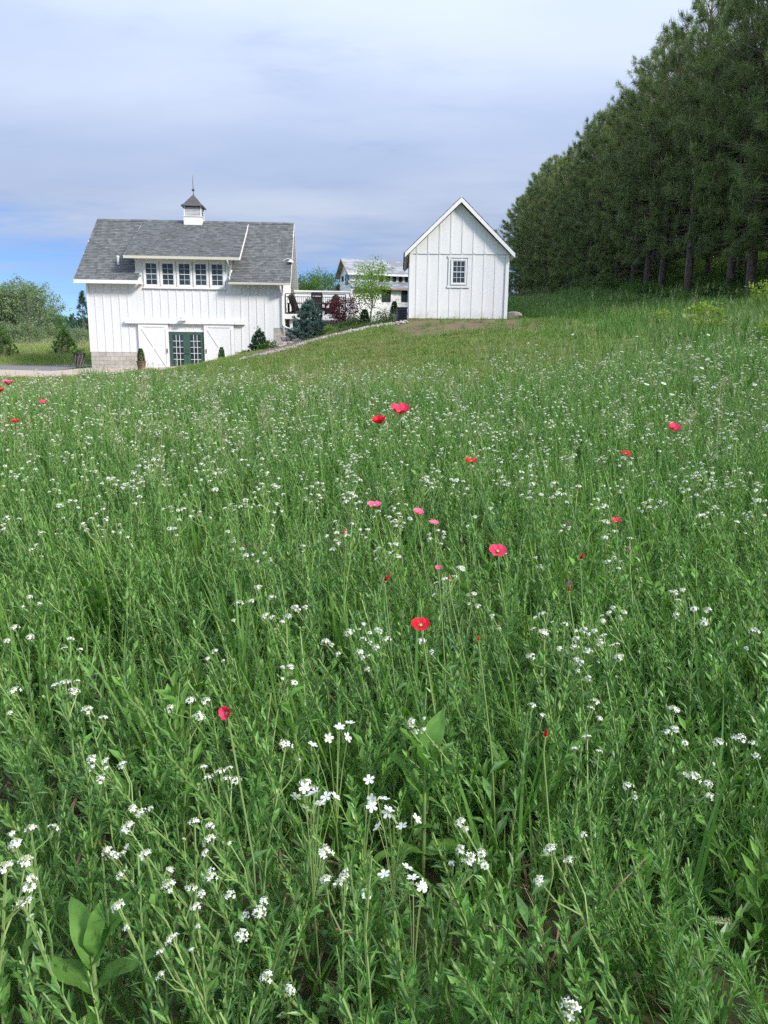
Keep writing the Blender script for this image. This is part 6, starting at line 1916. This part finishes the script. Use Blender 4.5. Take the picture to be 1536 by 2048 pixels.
# single grasses whose seed heads stand out
gl = [(352, 872, .85, 'pale drooping seed-head grass left of centre in the meadow'), (612, 690, 1.0, 'tall pale grass stalk standing before the lawn bank'), (648, 735, 0.9, 'tall pale grass stalk right of the one before the bank'), (975, 650, 1.0, 'tall seed-head grass against the lawn below the shed'), (1020, 700, 0.9, 'wispy seed-head grass below the shed corner'), (1072, 715, 0.9, 'wispy seed-head grass right of the shed corner'), (1110, 690, 0.9, 'pale seed-head grass on the slope'), (1160, 735, 0.85, 'seed-head grass beside the daisies'), (1200, 690, .95, 'pale seed-head grass left of the daisies'), (1450, 850, .8, 'seed-head grass right of the hot pink poppy'), (118, 740, 1.0, 'thin tall grass stalk before the gravel drive'), (300, 752, .9, 'grass stalk before the barn foundation'), (545, 800, .85, 'grass stalk left of the crimson poppies'), (905, 745, .9, 'seed-head grass in front of the lawn'), (1515, 800, .8, 'seed-head grass at the right picture edge'), (210, 770, .9, 'grass stalk between the poppies and the barn')]
for i, (px, py, h_, lab) in enumerate(gl):
    Y = 5.0 + 3.0 * ((i * 0.37) % 1)
    p_ = at(px, py, Y)
    for _ in range(80):
        hh = p_[2] - h1(p_[0], Y)
        if hh > h_ + 0.05 and Y < 17: Y *= 1.03
        elif hh < h_ - 0.05 and Y > 3.0: Y *= 0.97
        else: break
        p_ = at(px, py, Y)
    rr_ = np.random.default_rng(850 + i)
    hh = max(0.4, p_[2] - h1(p_[0], Y))
    e = empty('seed_head_grass', (p_[0], Y, h1(p_[0], Y) - 0.02)); tag(e, lab, 'grass stalk', 'tall grasses with seed heads')
    out = np.array([-0.10, 0, 0])
    MB().tube([(0, 0, 0), out * hh * 0.4 + np.array([0, 0, hh * 0.6]), out * hh + np.array([0, 0, hh * 0.98])], [0.0022, 0.0018, 0.001], 4, False).build('stem', M['herbstem'], e)
    pm_ = MB(); panicle(pm_, rr_, out * hh * 0.72 + np.array([0, 0, hh * 0.76]), out * 2, 0.24 * hh, 0); panicle(pm_, rr_, out * hh * 0.75 + np.array([0, 0, hh * 0.8]), out, 0.2 * hh, 0)
    pm_.build('seed_head', M['seed'], e)
    lf = MB()
    for k_ in range(4):
        s = 0.15 + 0.13 * k_; a = k_ * 2.6; d = unit(np.array([math.cos(a), math.sin(a), 1.3])); leaf_faces(lf, out * hh * s * 0.7 + np.array([0, 0, hh * s]), d, unit(np.cross(d, [0, 0, 1.0])), 0.22, 0.008, 0.9, rr_.uniform(0.8, 1.2))
    lf.build('blades', M['grass'], e)
# lying foxtail at the lower right
p_ = at(1440, 1842, 1.15)
e = empty('foxtail', (p_[0], 1.15, p_[2])); tag(e, 'fuzzy pale foxtail seed head lying over the soil at the lower right', 'grass stalk')
MB().tube([(-0.018, 0, 0), (0.02, 0, -0.006), (0.03, 0.02, -0.1), (0.035, 0.03, h1(p_[0], 1.15) - p_[2])], [0.003, 0.0022, 0.0015, 0.0018], 5, False).build('stem', M['herbstem'], e)
fx = MB()
for i in range(220):
    s = random.uniform(-0.02, 0.02); a = random.uniform(0, 6.28); d = np.array([random.uniform(-0.5, 0.3), math.cos(a), math.sin(a)]); d = unit(d) * 0.0085
    w_ = np.array([0.0005, 0.0004, 0]); fx.add([np.array([s, 0, -s * 0.1]) - w_, np.array([s, 0, -s * 0.1]) + w_, np.array([s, 0, -s * 0.1]) + d], [(0, 1, 2)], random.uniform(0.8, 1.3))
fx.build('bristles', M['seed'], e)

# ox-eye daisies on the right slope
DA = MB(); DA.lathe([(0.3, 0.0), (0.3, 0.08), (0.1, 0.14)], 0, 0, 8, 1.0, 1)
for i in range(14):
    a = i * 2 * math.pi / 14
    DA.add([(0.25 * math.cos(a - 0.1), 0.25 * math.sin(a - 0.1), 0.03), (math.cos(a - 0.17), math.sin(a - 0.17), 0.0), (1.08 * math.cos(a), 1.08 * math.sin(a), -0.03), (math.cos(a + 0.17), math.sin(a + 0.17), 0.0), (0.25 * math.cos(a + 0.1), 0.25 * math.sin(a + 0.1), 0.03)], [(0, 1, 2, 3, 4)])
M['daisyeye'] = solid('daisy_eye', (0.55, 0.36, 0.03), (0.45, 0.28, 0.02), 0.8, 60)
DA_ME = DA.mesh('flower_head', [M['petal_white'], M['daisyeye']])
DS_ME = MB().tube([(0, 0, 0), (0.01, 0.01, 0.3), (0, 0, 0.5)], 0.0022, 4, False).mesh('stem', M['herbstem'])
r = np.random.default_rng(55)
for i in range(70):
    px, py = (r.uniform(1230, 1536), r.uniform(675, 790)) if i < 50 else (r.uniform(1000, 1536), r.uniform(670, 800))
    py -= (px - 1230) * 0.06
    g = ground_hit(px, py, 0.45)
    e = empty('daisy', (g[0], g[1], h1(*g) - 0.01), r.uniform(0, 6)); tag(e, 'small white daisy in the rough grass below the pines', 'daisy', 'daisies on the right slope')
    s = r.uniform(0.85, 1.1); e.scale = (s, s, s)
    mesh_obj('stem', DS_ME, e)
    o_ = mesh_obj('flower_head', DA_ME, e); o_.location = (0, 0, 0.5); o_.rotation_euler = (r.uniform(-0.3, 0.7), r.uniform(-0.4, 0.4), 0); o_.scale = (0.028, 0.028, 0.028)
